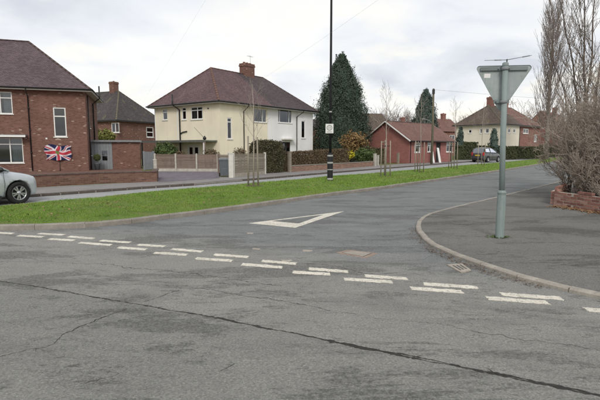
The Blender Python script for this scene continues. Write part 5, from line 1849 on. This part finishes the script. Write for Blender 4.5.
# ================================================================== OBJECTS
# ---- saplings with stakes on the verge
def verge_z(x, y):
    d = (VP[:, :, 0] - x) ** 2 + (VP[:, :, 1] - y) ** 2
    i = np.unravel_index(np.argmin(d), d.shape)
    return float(VP[i][2])
def sapling(label, u, v, H, stakes, seed, sh_=1.85):
    p = P(u, v, 0.14)
    z = verge_z(p.x, p.y) - 0.01
    rr = random.Random(seed)
    t = thing('sapling', label, 'young tree', (p.x, p.y, z), group='staked saplings on the verge')
    a, b = MB(), MB()
    pts = [Vector((0, 0, -.02)), Vector((rr.gauss(0, .03), rr.gauss(0, .03), H * .35)), Vector((rr.gauss(0, .05), rr.gauss(0, .05), H * .7)), Vector((rr.gauss(0, .06), 0, H))]
    a.tube(pts, [.032, .026, .015, .005], 7)
    spec = dict(kids={2: 3, 1: 3}, ang=(.4, .8), len=(.4, .6), up=.12, wig=.10, tw=.0036, limb=3, seg=4, start=.25, rs=.5)
    for k in range(13):
        f = .42 + .54 * k / 13
        i = min(2, int(f * 3)); q = pts[i].lerp(pts[i + 1], f * 3 - i)
        az = k * 2.4 + rr.random()
        grow((a, b), q, Vector((math.cos(az), math.sin(az), 1.3)).normalized(), H * .24 * (1.25 - f) + .12, .007, 2, rr, spec)
    a.build('trunk', 'bark_sapling', t); b.build('crown', 'bark_sapling', t)
    s = MB(); s.lathe([(0.0, .02), (0.3, .018), (0.42, .0)], 12); s.build('soil_ring', 'soil', t)
    st = thing('tree_stakes', label.replace('sapling', 'stakes holding the sapling').replace('slender ', 'wooden ').replace('staked ', 'wooden '), 'tree stakes', (p.x, p.y, z), group='stakes round the saplings')
    for (du, dd) in stakes:
        x = du / F_PX * p.y
        m = MB(); hh = sh_ * rr.uniform(.97, 1.03)
        m.tube([(x, dd, -.05), (x + rr.gauss(0, .015), dd, hh)], [.031, .029], 8); m.build('stake', 'stake_wood', st)
    xs = [du / F_PX * p.y for du, _ in stakes]; ys = [d_ for _, d_ in stakes]
    for k in range(len(xs)):
        m = MB(); m.tube([(xs[k], ys[k], sh_ * .86), (xs[k] * .3, ys[k] * .3, sh_ * .84), (0, 0.03, sh_ * .85)], .016, 5); m.build('tie', 'rubber_tie', st)
    if len(xs) >= 3:
        m = MB(); m.tube([(xs[0], ys[0], sh_ * .95), (xs[-1], ys[-1], sh_ * .95)], .03, 6); m.build('cross_rail', 'stake_wood', st)
    return t
sapling('slender sapling nearest the camera, in front of the wooden fence', 253.5, 187.2, 3.75, ((-5.0, -.05), (4.9, -.05)), 201, 1.86)
sapling('slender sapling right of the lamp column, by bungalow gable', 385.5, 176.4, 4.6, ((-4.6, .05), (4.8, .05), (0.6, .45)), 202, 1.84)
sapling('slender sapling in front of the bungalow corner', 419.5, 172.2, 4.5, ((-4.4, .05), (4.2, .05), (0, .5)), 203, 1.84)
sapling('slender sapling right of the bungalow, with linked rail', 454.0, 168.6, 4.8, ((-5.2, .05), (3.2, .05), (-.5, .5)), 204, 1.9)
sapling('slender sapling in front of the parked dark car', 481.5, 165.4, 5.0, ((-3.6, .05), (2.8, .05)), 205, 1.9)

# ---- give-way sign seen from behind
sp = P(499.5, 237.2, RZ)
sg = thing('give_way_sign', 'grey back of triangular road sign on a stout grey post at right', 'road sign', (sp.x, sp.y, RZ - .006))
kx = sp.y / F_PX
top = AT(505.5, 63.5, sp.y)
Hs = top.z - RZ
m = MB()
lx = top.x - sp.x
m.lathe([(0.072, 0), (0.072, .74), (0.066, .77), (0.075, .78), (0.075, .80), (0.049, .83)], 20)
m.build('base_sleeve', 'grey_steel', sg)
m = MB(); m.tube([(0, 0, .78), (lx * .5, 0, Hs * .55), (lx, 0, Hs)], .047, 18); m.build('post', 'grey_steel', sg)
m = MB(); m.lathe([(0.0, Hs + .03), (0.035, Hs + .026), (0.05, Hs + .01), (0.052, Hs - .03)], 14, Matrix.Translation((lx, 0, 0))); m.build('post_cap', 'grey_steel', sg)
# plate: inverted triangle with rounded corners, turned to face the side road
yaw = R(-14)
def tri(w, rad, n=6):
    h = w * math.sqrt(3) / 2
    cs = [(-w / 2, 0), (w / 2, 0), (0, -h)]
    poly = []
    for k in range(3):
        p0, p1, p2 = Vector(cs[k - 1]), Vector(cs[k]), Vector(cs[(k + 1) % 3])
        d1, d2 = (p0 - p1).normalized(), (p2 - p1).normalized()
        bis = (d1 + d2).normalized(); half = d1.angle(d2) / 2
        c = p1 + bis * rad / math.sin(half)
        a1 = math.atan2(*reversed((p1 + d1 * rad / math.tan(half) - c))); a2 = math.atan2(*reversed((p1 + d2 * rad / math.tan(half) - c)))
        da = (a2 - a1 + math.pi) % (2 * math.pi) - math.pi
        for i in range(n + 1):
            aa = a1 + da * i / n
            poly.append((c.x + rad * math.cos(aa), c.y + rad * math.sin(aa)))
    return poly
pl = AT(506.3, 64.2, sp.y)
PW = 52.0 * kx / math.cos(yaw)
Mp = Matrix.Translation((pl.x - sp.x, 0.088, pl.z - RZ)) @ Matrix.Rotation(yaw + R(-2), 4, 'Z') @ Matrix.Rotation(R(1.6), 4, 'Y')
poly = tri(PW, .045)
m = MB(); m.prism(poly[::-1], 0.0, 0.004, Mp); plate = m.build('plate', 'sign_back', sg, recalc=True)
m = MB()                                                # returned edge of the plate
pin = tri(PW - .03, .035)
cy = sum(p[1] for p in poly) / len(poly)
for k in range(len(poly)):
    k2 = (k + 1) % len(poly)
    a1, a2 = poly[k], poly[k2]
    m.quad(*[Mp @ Vector(q) for q in ((a1[0], -.014, a1[1]), (a2[0], -.014, a2[1]), (a2[0], 0.0, a2[1]), (a1[0], 0.0, a1[1]))])
m.build('plate_edge', 'sign_back', plate)
for zz, ww in ((-.055, PW * .80), (-.60, PW * .26)):
    m = MB(); m.box(-ww / 2, ww / 2, -.035, -.001, zz - .028, zz + .028, Mp); m.build('channel', 'sign_channel', sg)
    m = MB(); m.lathe([(0.053, Hs + zz - .05), (0.056, Hs + zz - .05), (0.056, Hs + zz), (0.053, Hs + zz)], 16, Matrix.Translation((lx, 0, 0))); m.build('clamp', 'lead', sg)
for zz in (-.055, -.60):
    for s_ in (-1, 1):
        m = MB(); m.lathe([(0.014, 0), (0.014, .02), (0.0, .022)], 8, Mp @ Matrix.Translation((s_ * .085, -.034, zz)) @ Matrix.Rotation(R(90), 4, 'X')); m.build('bolt', 'lead', sg)
m = MB(); m.box(-.30, -.20, -.0012, -.0002, -.20, -.13, Mp); m.build('maker_sticker', 'white_plate', plate)
m = MB(); m.prism(tri(PW - .01, .04)[::-1], .0045, .0065, Mp); m.build('front_face', 'sign_red', plate, recalc=True)
m = MB(); m.prism([(x * .58, y * .58 - PW * .115) for x, y in tri(PW, .03)][::-1], .0066, .0085, Mp); m.build('white_panel', 'white_plate', plate, recalc=True)
wa_, wm_, wb_ = (AT(484.5, 60.4, sp.y), AT(507.0, 59.8, sp.y), AT(531.8, 55.2, sp.y))
rl = lambda q: Vector((q.x - sp.x, 0, q.z - RZ + .006))
m = MB(); m.tube([rl(wm_) - Vector((0, 0, .075)), rl(wm_) + Vector((0, 0, .012))], .010, 6); m.build('spike', 'black_plastic', sg)
for q, sp_ in ((wa_, .25), (wb_, .62)):
    m = MB(); e = rl(q); c_ = rl(wm_)
    m.tube([c_, c_.lerp(e, .55), e], [.006, .005, .004], 5)
    m.tube([c_.lerp(e, sp_), c_.lerp(e, sp_ + .3)], .0085, 5)
    m.build('wire_arm', 'lead', sg)

# ---- lamp column with banded base
lp_ = P(330, 181.4, .13)
lz = verge_z(lp_.x, lp_.y) - .01
lc_ = thing('lamp_column', 'tall thin black lamp column with white-banded base on the verge', 'street lamp', (lp_.x, lp_.y, lz))
ky = lp_.y / F_PX
m = MB(); zb = (181.4 - 154.5) * ky
m.lathe([(.135, -.03), (.135, .02), (.125, .05), (.125, zb - .05), (.10, zb), (.06, zb + .05)], 18); m.build('base', 'column_black', lc_)
HC = 10.0
m = MB(); m.tube([(0, 0, zb), (0, 0, 4.5), (0, 0, HC)], [.060, .052, .042], 14); m.build('shaft', 'column_black', lc_)
for v1, v2 in ((155.6, 157.2), (162.6, 164.2), (169.8, 170.6), (178.6, 180.4)):
    z1, z2 = (181.4 - v2) * ky, (181.4 - v1) * ky
    m = MB(); m.lathe([(.1265, z1), (.128, z1 + .004), (.128, z2 - .004), (.1265, z2)], 18); m.build('white_band', 'column_white', lc_)
m = MB(); m.tube([(0, 0, HC - .05), (0.1, -.25, HC + .25), (.3, -.8, HC + .36)], .035, 8); m.build('bracket', 'column_black', lc_)
m = MB(); m.lathe([(0.0, .1), (.10, .08), (.15, 0), (.12, -.06), (0.0, -.09)], 14, Matrix.Translation((.36, -.98, HC + .34)) @ Matrix.Diagonal((1, 2.0, 1, 1))); m.build('lantern', 'lead', lc_)
# square notice on the column
s1_, s2_ = AT(325.6, 123.8, lp_.y - .1), AT(333.4, 133.2, lp_.y - .1)
nt_ = thing('notice_sign', 'small white square notice with grey round symbol on lamp column', 'sign', (lp_.x, lp_.y - .09, s2_.z))
w_, h_ = s2_.x - s1_.x, s1_.z - s2_.z
x0_ = s1_.x - lp_.x
m = MB(); m.box(x0_, x0_ + w_, -.006, 0, 0, h_); m.build('plate', 'white_plate', nt_)
m = MB(); m.lathe([(.085, 0), (.085, .004), (.125, .004), (.125, 0)], 24, Matrix.Translation((x0_ + w_ / 2, -.007, h_ * .60)) @ Matrix.Rotation(R(90), 4, 'X')); m.build('ring_symbol', 'plate_grey', nt_)
m = MB(); m.box(x0_ + w_ * .36, x0_ + w_ * .46, -.0095, -.0065, h_ * .48, h_ * .72); m.box(x0_ + w_ * .54, x0_ + w_ * .64, -.0095, -.0065, h_ * .48, h_ * .72); m.build('symbol_bars', 'plate_grey', nt_)
m = MB(); m.box(x0_ + w_ * .2, x0_ + w_ * .8, -.009, -.0062, h_ * .10, h_ * .19); m.build('text_strip', 'plate_grey', nt_)
for zz in (h_ * .25, h_ * .75):
    m = MB(); m.lathe([(.062, zz), (.066, zz), (.066, zz + .03), (.062, zz + .03)], 12, Matrix.Translation((0, .09, 0))); m.build('bracket', 'lead', nt_)
c_ = AT(330.2, 111.7, lp_.y); m = MB(); m.lathe([(.055, c_.z - lz - .04), (.066, c_.z - lz - .035), (.066, c_.z - lz + .02), (.055, c_.z - lz + .025)], 12); m.build('collar', 'column_white', lc_)

# ---- fences of the cream house
def slat_fence(name, label, a, b, h, nslat, mat, bays, post_mat, z0=0.09, gravel=True, posts=True, gravel_mat='concrete_post'):
    a, b = Vector((a[0], a[1], 0)), Vector((b[0], b[1], 0))
    rz = math.atan2(b.y - a.y, b.x - a.x); ln = (b - a).length
    r = thing(name, label, 'fence', (a.x, a.y, z0), rz)
    bl = ln / bays
    g = 0.20 if gravel else 0.03
    sm = MB(); sh0 = (h - g) / nslat
    sm.box(0.05, bl - .05, -.012, .012, 0, sh0 * .92); sme = sm.mesh('slat', mat)
    for k in range(bays):
        for j in range(nslat):
            o = link('slat', sme, r, (k * bl, random.uniform(-.006, .006), g + j * sh0)); o.rotation_euler = (R(random.uniform(6, 11)), random.uniform(-.004, .004), 0)
        if gravel:
            m = MB(); m.box(k * bl + .05, (k + 1) * bl - .05, -.02, .02, 0, g - .01); m.build('gravel_board', gravel_mat, r)
        m = MB(); m.box(k * bl + .04, (k + 1) * bl - .04, -.03, .03, h, h + .03); m.build('capping', mat, r)
    for k in range(bays + 1):
        m = MB(); m.box(k * bl - .05, k * bl + .05, -.055, .055, -.02, h + .08); m.build('post', post_mat, r)
    return r
slat_fence('panel_fence', 'three-bay brown slatted panel fence behind the driveway', P(155.5, 171.3, .09), P(218, 171.6, .09), 1.08, 8, 'fence_wood', 3, 'concrete_post')
slat_fence('panel_fence', 'weathered grey-brown slatted fence panel behind nearest sapling', P(233.5, 177.2, .09), P(265, 174.0, .09), 1.18, 7, 'fence_wood_grey', 1, 'white_post', gravel_mat='pale_slab')
q = P(231.0, 177.6, .09)
gp = MB(); gp.box(-.11, .11, -.11, .11, -.02, 1.22); gp.box(-.13, .13, -.13, .13, 1.22, 1.27)
tag(gp.build('gate_post', 'white_post', None, (q.x, q.y, .09), (0, 0, .3)), 'thick white concrete gate post beside the grey wheelie bin', 'post')
# short gate leaf behind the bin
slat_fence('side_gate', 'low wooden gate behind the grey wheelie bin', P(219, 173.8, .09), P(229.5, 174.4, .09), 1.1, 8, 'fence_wood_grey', 1, 'fence_wood', gravel=False)
# little posts at the far side
for (u, v, hh, lb, mt) in ((289.6, 172, 1.25, 'weathered wooden post at the left end of orange wall', 'fence_wood_grey'), (374.8, 166, 1.0, 'pale stone gate post at right end of orange wall', 'concrete_post'),
                           (377.6, 165.4, 0.85, 'short pale post right of the stone gate post', 'concrete_post'), (398.0, 163.5, 1.0, 'dark wooden post standing before the bungalow gable', 'stake_wood')):
    q = P(u, v, .09); m = MB(); m.box(-.09, .09, -.09, .09, -.02, hh); m.box(-.105, .105, -.105, .105, hh, hh + .05)
    tag(m.build('gate_post', mt, None, (q.x, q.y, .09), (0, 0, .7)), lb, 'post')

# ---- wheelie bin
q = P(224.6, 176.6, .09)
wb = thing('wheelie_bin', 'grey wheelie bin standing by the white gate post', 'bin', (q.x, q.y, .09), R(14))
m = MB()
for (z1, w1, d1, z2, w2, d2) in ((.06, .21, .22, .90, .27, .31),):
    p0 = [(-w1, -d1, z1), (w1, -d1, z1), (w1, d1, z1), (-w1, d1, z1)]; p1 = [(-w2, -d2, z2), (w2, -d2, z2), (w2, d2, z2), (-w2, d2, z2)]
    m.quad(*p0[::-1]); m.quad(*p1)
    for k in range(4):
        k2 = (k + 1) % 4; m.quad(p0[k], p0[k2], p1[k2], p1[k])
m.box(-.285, .285, -.325, .325, .86, .905)
m.build('body', 'bin_grey', wb, recalc=False)
m = MB(); m.prism([(-.29, 0), (.29, 0), (.26, .05), (.1, .075), (-.1, .075), (-.26, .05)], -.34, .36, Matrix.Translation((0, 0, .908))); ld_ = m.build('lid', 'bin_lid', wb, recalc=True)
m = MB(); m.tube([(-.2, .40, .9), (.2, .40, .9)], .018, 8); m.box(-.2, -.17, .33, .40, .88, .91); m.box(.17, .2, .33, .40, .88, .91); m.build('handle', 'bin_grey', wb)
for s_ in (-1, 1):
    m = MB(); m.lathe([(0, -.025), (.10, -.025), (.10, .025), (0, .025)], 14, Matrix.Translation((s_ * .25, .26, .10)) @ Matrix.Rotation(R(90), 4, 'Y')); m.build('wheel', 'tyre', wb)
m = MB(); m.box(-.12, .12, -.262, -.254, .45, .60); m.build('white_label', 'white_plate', wb)

# ---- utility pole and wires
up = AT(431.3, 164.9, 43.0)
u1 = AT(433.6, 88.5, up.y)
pole = thing('utility_pole', 'wooden utility pole in front of the bungalow', 'utility pole', (up.x, up.y, .09))
PH = u1.z - .09
m = MB(); m.tube([(0, 0, -.05), (0.02, 0, PH * .5), (u1.x - up.x, 0, PH)], [.115, .10, .085], 12); m.build('shaft', 'pole_wood', pole)
m = MB(); m.box(-.10, .10, -.12, .12, PH - .5, PH - .08, Matrix.Translation((u1.x - up.x, 0, 0))); m.build('junction_box', 'black_plastic', pole)
m = MB(); m.tube([(0, 0, zat(124, up.y) - .09), (-.35, -.1, zat(120.5, up.y) - .09), (-.8, -.2, zat(119.4, up.y) - .09)], .035, 6); bk = m.build('bracket', 'lead', pole)
m = MB(); m.lathe([(0, .07), (.08, .05), (.1, 0), (.07, -.06), (0, -.08)], 10, Matrix.Translation((-.95, -.22, zat(119.2, up.y) - .09)) @ Matrix.Diagonal((2, 1, 1, 1))); m.build('lantern', 'lead', pole)
for k in range(6):
    m = MB(); s_ = 1 if k % 2 else -1; m.tube([(.02 + s_ * .1, 0, 3.2 + k * .5), (.02 + s_ * .25, 0, 3.2 + k * .5)], .012, 5); m.build('step_peg', 'lead', pole)
def wire(label, a, b, sag, r=.012, mat='wire'):
    a, b = Vector(a), Vector(b)
    b = a + (b - a) * 1.7
    pts = []
    for k in range(17):
        s = k / 16; p = a.lerp(b, s); p.z -= sag * 4 * s * (1 - s); pts.append(p - a)
    m = MB(); m.tube(pts, r, 4)
    return tag(m.build('overhead_wire', mat, None, a), label, 'wire')
wire('overhead wire running right from utility pole behind the sign', (u1.x, up.y, u1.z - .1), AT(640, 103, 46), .2, .008)
wire('faint overhead wire slanting up from cream house eave over conifer', frame_of(ch) @ Vector((0.1, -.2, CE - .15)), AT(430, -52, 11), .35, .0016, 'wire_pale')
wire('faint overhead wire slanting up over the brick house behind', frame_of(hb) @ Vector((2, -.3, 5)), AT(215, -25, 16), .3, .0014, 'wire_pale')

# ---- low brick wall at the right, brick by brick
def brick_wall():
    a = P(553.6, 204.6, RZ); b = P(600, 212.2, RZ)
    d = (b - a).to_2d().normalized()
    r = thing('brick_wall', 'low broken brick garden wall under the twiggy shrub at right', 'wall', (a.x, a.y, RZ - .006))
    rz = math.atan2(d.y, d.x)
    bm_ = MB(); bm_.box(0, .215, 0, .1025, 0, .065); full = None
    def bev(lx_):
        bm = bmesh.new(); bmesh.ops.create_cube(bm, size=1)
        for v in bm.verts:
            v.co = Vector((v.co.x * lx_, v.co.y * .1025, v.co.z * .065)) + Vector((lx_ / 2, .05125, .0325))
        bmesh.ops.bevel(bm, geom=bm.edges[:], offset=.004, segments=1, affect='EDGES')
        me = bpy.data.meshes.new('brick'); bm.to_mesh(me); bm.free(); me.materials.append(MATS['loose_brick']); return me
    fl, hf = bev(.215), bev(.1025)
    LN = 3.6
    for leg, (ang, ln) in enumerate(((rz, LN), (R(52), 3.0))):
        mo = MB(); x0 = 0.0 if leg == 0 else .11
        mo.box(x0 + .006, ln - .006, .0055, .097, 0, .075 * 5 - .009)
        mort = mo.build('mortar', 'mortar', r, (0, 0, 0), (0, 0, ang))
        for c in range(6):
            x = x0 + (0.1125 if (c % 2) != leg else 0.0)
            if x > x0:
                o = link('brick', hf, r); o.matrix_local = Matrix.Rotation(ang, 4, 'Z') @ Matrix.Translation((x0, random.uniform(-.003, .003), c * .075))
            while x + .215 < ln:
                miss = c == 5 and (random.random() < .55 or x < .25)
                if not miss and not (c == 4 and random.random() < .06):
                    o = link('brick', fl, r)
                    o.matrix_local = Matrix.Rotation(ang, 4, 'Z') @ Matrix.Translation((x, random.uniform(-.005, .005), c * .075 + random.uniform(-.002, .002))) @ Matrix.Rotation(random.uniform(-.012, .012), 4, 'Z')
                x += .225
    return r
brick_wall()

# ---- cars
def car(name, label, pos, rz, paint, suv=False):
    t = thing(name, label, 'car', pos, rz)
    zs = 1.10 if suv else 1.0
    st = [  # x, bottom, top(bonnet/belt), half width
        (1.93, .36, .62, .46), (1.90, .24, .69, .60), (1.80, .20, .765, .745), (1.60, .19, .84, .835), (1.3, .19, .89, .865), (.98, .19, .955, .872), (.6, .19, .97, .878),
        (0.0, .19, .975, .882), (-.7, .19, .985, .88), (-1.3, .19, 1.0, .868), (-1.7, .21, 1.0, .845), (-1.92, .25, .98, .80), (-2.02, .34, .92, .70)]
    def ring(x, zb, zt, w):
        h = zt - zb
        half = [(0, zb), (w * .86, zb), (w * .965, zb + h * .10), (w * .99, zb + h * .35), (w, zb + h * .58), (w * .975, zb + h * .80), (w * .935, zb + h * .92), (w * .84, zt), (w * .4, zt + .022), (0, zt + .03)]
        pts = [(x, y, z * zs) for y, z in half] + [(x, -y, z * zs) for y, z in half[-2:0:-1]]
        return pts
    m = MB(); n = 18
    for s_ in st:
        m.v += ring(*s_)
    for i in range(len(st) - 1):
        for j in range(n):
            j2 = (j + 1) % n
            m.f.append((i * n + j, i * n + j2, (i + 1) * n + j2, (i + 1) * n + j)); m.sm.append(True)
    m.f.append(tuple(range(n))); m.sm.append(True)
    m.f.append(tuple(reversed(range((len(st) - 1) * n, len(st) * n)))); m.sm.append(True)
    me = m.mesh('body', paint, recalc=True)
    body = link('body', me, t)
    sub = body.modifiers.new('s', 'SUBSURF'); sub.levels = sub.render_levels = 2
    WR = .315 * (1.06 if suv else 1)
    cutters = []
    for x in (1.24, -1.24):
        c = MB(); c.lathe([(0, -1.2), (WR + .055, -1.2), (WR + .055, 1.2), (0, 1.2)], 28, Matrix.Translation((x, 0, WR)) @ Matrix.Rotation(R(90), 4, 'X'))
        co = link('cutter', c.mesh('cutter', None, recalc=True)); cutters.append(co)
        bo_ = body.modifiers.new('b', 'BOOLEAN'); bo_.object = co; bo_.operation = 'DIFFERENCE'; bo_.solver = 'EXACT'
        co.location = t.location; co.rotation_euler = t.rotation_euler
    bpy.context.view_layer.update()
    dg = bpy.context.evaluated_depsgraph_get()
    nm = bpy.data.meshes.new_from_object(body.evaluated_get(dg))
    body.modifiers.clear(); body.data = nm
    nm.materials.clear(); nm.materials.append(MATS[paint])
    nm.polygons.foreach_set('material_index', [0] * len(nm.polygons))
    for co in cutters:
        bpy.data.objects.remove(co)
    # underside and arch liners
    m = MB(); m.box(-1.8, 1.8, -.60, .60, .24, .62 * zs); m.build('underbody', 'black_plastic', t)
    # cabin: roof skin, pillars, glass
    bl = .965 * zs
    rf_ = [(.20, 1.385), (-.15, 1.45), (-.7, 1.47), (-1.2, 1.44), (-1.55, 1.37)] if not suv else [(.15, 1.40), (-.2, 1.47), (-.8, 1.49), (-1.35, 1.46), (-1.66, 1.40)]
    m = MB()
    prof = [(.0, .03), (.36, .022), (.55, 0), (.605, -.045), (.615, -.07)]
    rows_ = []
    for x, z in rf_:
        rw = [(x, y, (z + dz_) * zs) for y, dz_ in reversed(prof)] + [(x, -y, (z + dz_) * zs) for y, dz_ in prof[1:]]
        rows_.append(rw)
    nn = len(rows_[0])
    for rw in rows_:
        m.v += rw
    for i in range(len(rows_) - 1):
        for j in range(nn - 1):
            m.f.append((i * nn + j, i * nn + j + 1, (i + 1) * nn + j + 1, (i + 1) * nn + j)); m.sm.append(True)
    m.build('roof', paint, t, recalc=True)
    RX0, RZ0 = rf_[0]; RX1, RZ1 = rf_[-1]
    ws = [(1.02, .70, bl), (1.02, -.70, bl), (RX0, -.55, (RZ0 + .01) * zs), (RX0, .55, (RZ0 + .01) * zs)]
    m = MB(); m.quad(*ws); m.build('windscreen', 'car_glass', t)
    m = MB(); m.quad((-1.93, -.66, bl), (-1.93, .66, bl), (RX1, .55, (RZ1) * zs), (RX1, -.55, (RZ1) * zs)); m.build('rear_window', 'car_glass', t)
    for s_ in (-1, 1):
        yb, yt = .80 * s_, .607 * s_
        tops = [(RX0, RZ0 - .07), (-.1, 1.395), (-.65, 1.41), (-1.15, 1.375), (RX1 + .05, RZ1 - .07)]
        btm = [(.92, bl / zs), (-.1, .985), (-.65, .995), (-1.15, 1.005), (-1.7, 1.01)]
        # windows between pillars
        for (i0, i1) in ((0, 1), (1, 3), (3, 4)):
            if i0 == 1:
                pass
        segs = [(0, 1), (1, 2), (2, 3), (3, 4)]
        for i0, i1 in segs:
            m = MB(); m.quad((btm[i0][0], yb, btm[i0][1] * zs), (btm[i1][0], yb, btm[i1][1] * zs), (tops[i1][0], yt, tops[i1][1] * zs), (tops[i0][0], yt, tops[i0][1] * zs)); m.build('side_window', 'car_glass', t)
        for (b_, tp, rad) in ((btm[0], tops[0], .035), (btm[2], tops[2], .035), (btm[4], tops[4], .06)):
            m = MB(); xx = b_[0] + (.10 if b_ is btm[0] else -.12 if b_ is btm[4] else 0)
            m.tube([(xx, yb * 1.0, b_[1] * zs - .03), ((xx + tp[0]) / 2 + .01, (yb + yt) / 2 + .012 * s_, (b_[1] + tp[1]) / 2 * zs + .015), (tp[0], yt, tp[1] * zs + .03)], rad, 6); m.build('pillar', paint if b_ is not btm[2] else 'black_plastic', t)
        m = MB(); m.tube([(.95, yb * 1.01, bl + .0), (-.4, yb * 1.025, .995 * zs), (-1.75, yb * 1.0, 1.02 * zs)], .016, 5); m.build('window_trim', 'black_plastic', t)
        # mirror
        m = MB(); m.lathe([(0, -.11), (.07, -.09), (.095, 0), (.07, .09), (0, .11)], 12, Matrix.Translation((.72, .96 * s_, 1.0 * zs)) @ Matrix.Rotation(R(90), 4, 'X') @ Matrix.Diagonal((.7, .85, 1, 1))); m.tube([(.74, .80 * s_, .965 * zs), (.72, .92 * s_, .98 * zs)], .03, 6); m.build('mirror', 'black_plastic', t)
        # lights, handles, sill, shut lines
        m = MB(); m.lathe([(0, -.02), (.10, -.02), (.13, .0), (.12, .03), (0, .05)], 16, Matrix.Translation((1.735, .645 * s_, .675 * zs)) @ Matrix.Rotation(s_ * R(46), 4, 'Z') @ Matrix.Rotation(R(80), 4, 'Y') @ Matrix.Diagonal((.75, 1.35, 1, 1))); m.build('headlight', 'clear_lens', t)
        m = MB(); m.box(-.07, .05, -.10, .11, -.17, .17, Matrix.Translation((-1.93, .67 * s_, .86 * zs)) @ Matrix.Rotation(-s_ * R(28), 4, 'Z')); m.build('tail_light', 'red_lens', t)
        m = MB(); m.box(-.75, .75, .86 * s_ - .02, .86 * s_ + .02, .17, .27); m.build('sill', 'black_plastic', t)
        for xx in (-.28, -1.0):
            m = MB(); m.box(xx, xx + .16, .885 * s_ - .016, .885 * s_ + .016, .83 * zs, .86 * zs); m.build('door_handle', paint, t)
        for xx, z2 in ((.84, .93), (-.30 + .06, .96), (-.98 - .05, .80)):
            m = MB(); m.tube([(xx, .878 * s_, .28 * zs), (xx + .01, .889 * s_, .60 * zs), (xx, .862 * s_, z2 * zs)], .0055, 4)
            m.build('shut_line', 'black_plastic', t)
    m = MB(); m.box(1.87, 1.945, -.36, .36, .36 * zs, .50 * zs); m.build('grille', 'black_plastic', t)
    m = MB(); m.box(1.946, 1.96, -.26, .26, .40 * zs, .51 * zs); m.build('number_plate', 'white_plate', t)
    m = MB(); m.box(-2.06, -2.035, -.26, .26, .66 * zs, .77 * zs); m.build('number_plate', 'yellow_plate', t)
    m = MB(); m.box(-2.05, -1.95, -.62, .62, .28 * zs, .42 * zs); m.build('rear_bumper', 'black_plastic', t)
    # seats so the cabin is not empty
    for s_ in (-.36, .36):
        m = MB(); m.box(-.35, .15, s_ - .24, s_ + .24, .55 * zs, .75 * zs); m.box(-.48, -.34, s_ - .22, s_ + .22, .6 * zs, 1.18 * zs); m.box(-.47, -.37, s_ - .12, s_ + .12, 1.19 * zs, 1.36 * zs); m.build('seat', 'dark_interior', t)
    # wheels
    tm = MB(); tm.lathe([(WR * .66, -.095), (WR * .93, -.10), (WR, -.075), (WR, .075), (WR * .93, .10), (WR * .66, .095), (WR * .66, -.095)], 32); tme = tm.mesh('tyre', 'tyre')
    rm = MB(); rm.lathe([(WR * .67, -.09), (WR * .66, .085), (WR * .62, .088), (WR * .60, .03), (WR * .60, -.05), (WR * .67, -.09)], 32)
    for k in range(10):
        a0 = k * math.pi / 5 + (.11 if k % 2 else -.11)
        Mr = Matrix.Rotation(a0, 4, 'Z')
        rm.prism([(.05, -.016), (WR * .63, -.022), (WR * .63, .022), (.05, .016)], .045, .075, Matrix.Rotation(a0, 4, 'Z') @ Matrix(((1, 0, 0, 0), (0, 0, 1, 0), (0, 1, 0, 0), (0, 0, 0, 1))))
    rm.lathe([(0, .085), (.045, .082), (.06, .06), (.06, .03)], 14)
    rme = rm.mesh('rim', 'alloy')
    dm = MB(); dm.lathe([(0, 0), (WR * .64, 0)], 24); dme = dm.mesh('brake_disc', 'black_plastic')
    for x in (1.24, -1.24):
        for s_ in (-1, 1):
            w = link('wheel', tme, t, (x, .775 * s_, WR), (R(-90 * s_), random.random(), 0))
            w.name = 'wheel'
            link('rim', rme, w); link('brake_disc', dme, w, (0, 0, .005))
    return t
# silver hatchback at the left edge, nose pointing right
ca = R(60)
fw = P(20.3, 203.8, 0.005)                              # near front wheel on the road
off = Matrix.Rotation(ca, 3, 'Z') @ Vector((1.24, -.86, 0))
car('parked_car', 'silver hatchback cut off by the left edge of the photo', (fw.x - off.x, fw.y - off.y, 0.006), ca, 'paint_silver')
cb = math.atan2(.66, .75)
cp = P(485.5, 161.6, 0.005)
cp = AT(486, 160, 51.5)
car('parked_car', 'distant dark grey car with red tail lights parked past the saplings', (cp.x, cp.y, 0.006), cb, 'paint_dark', True)
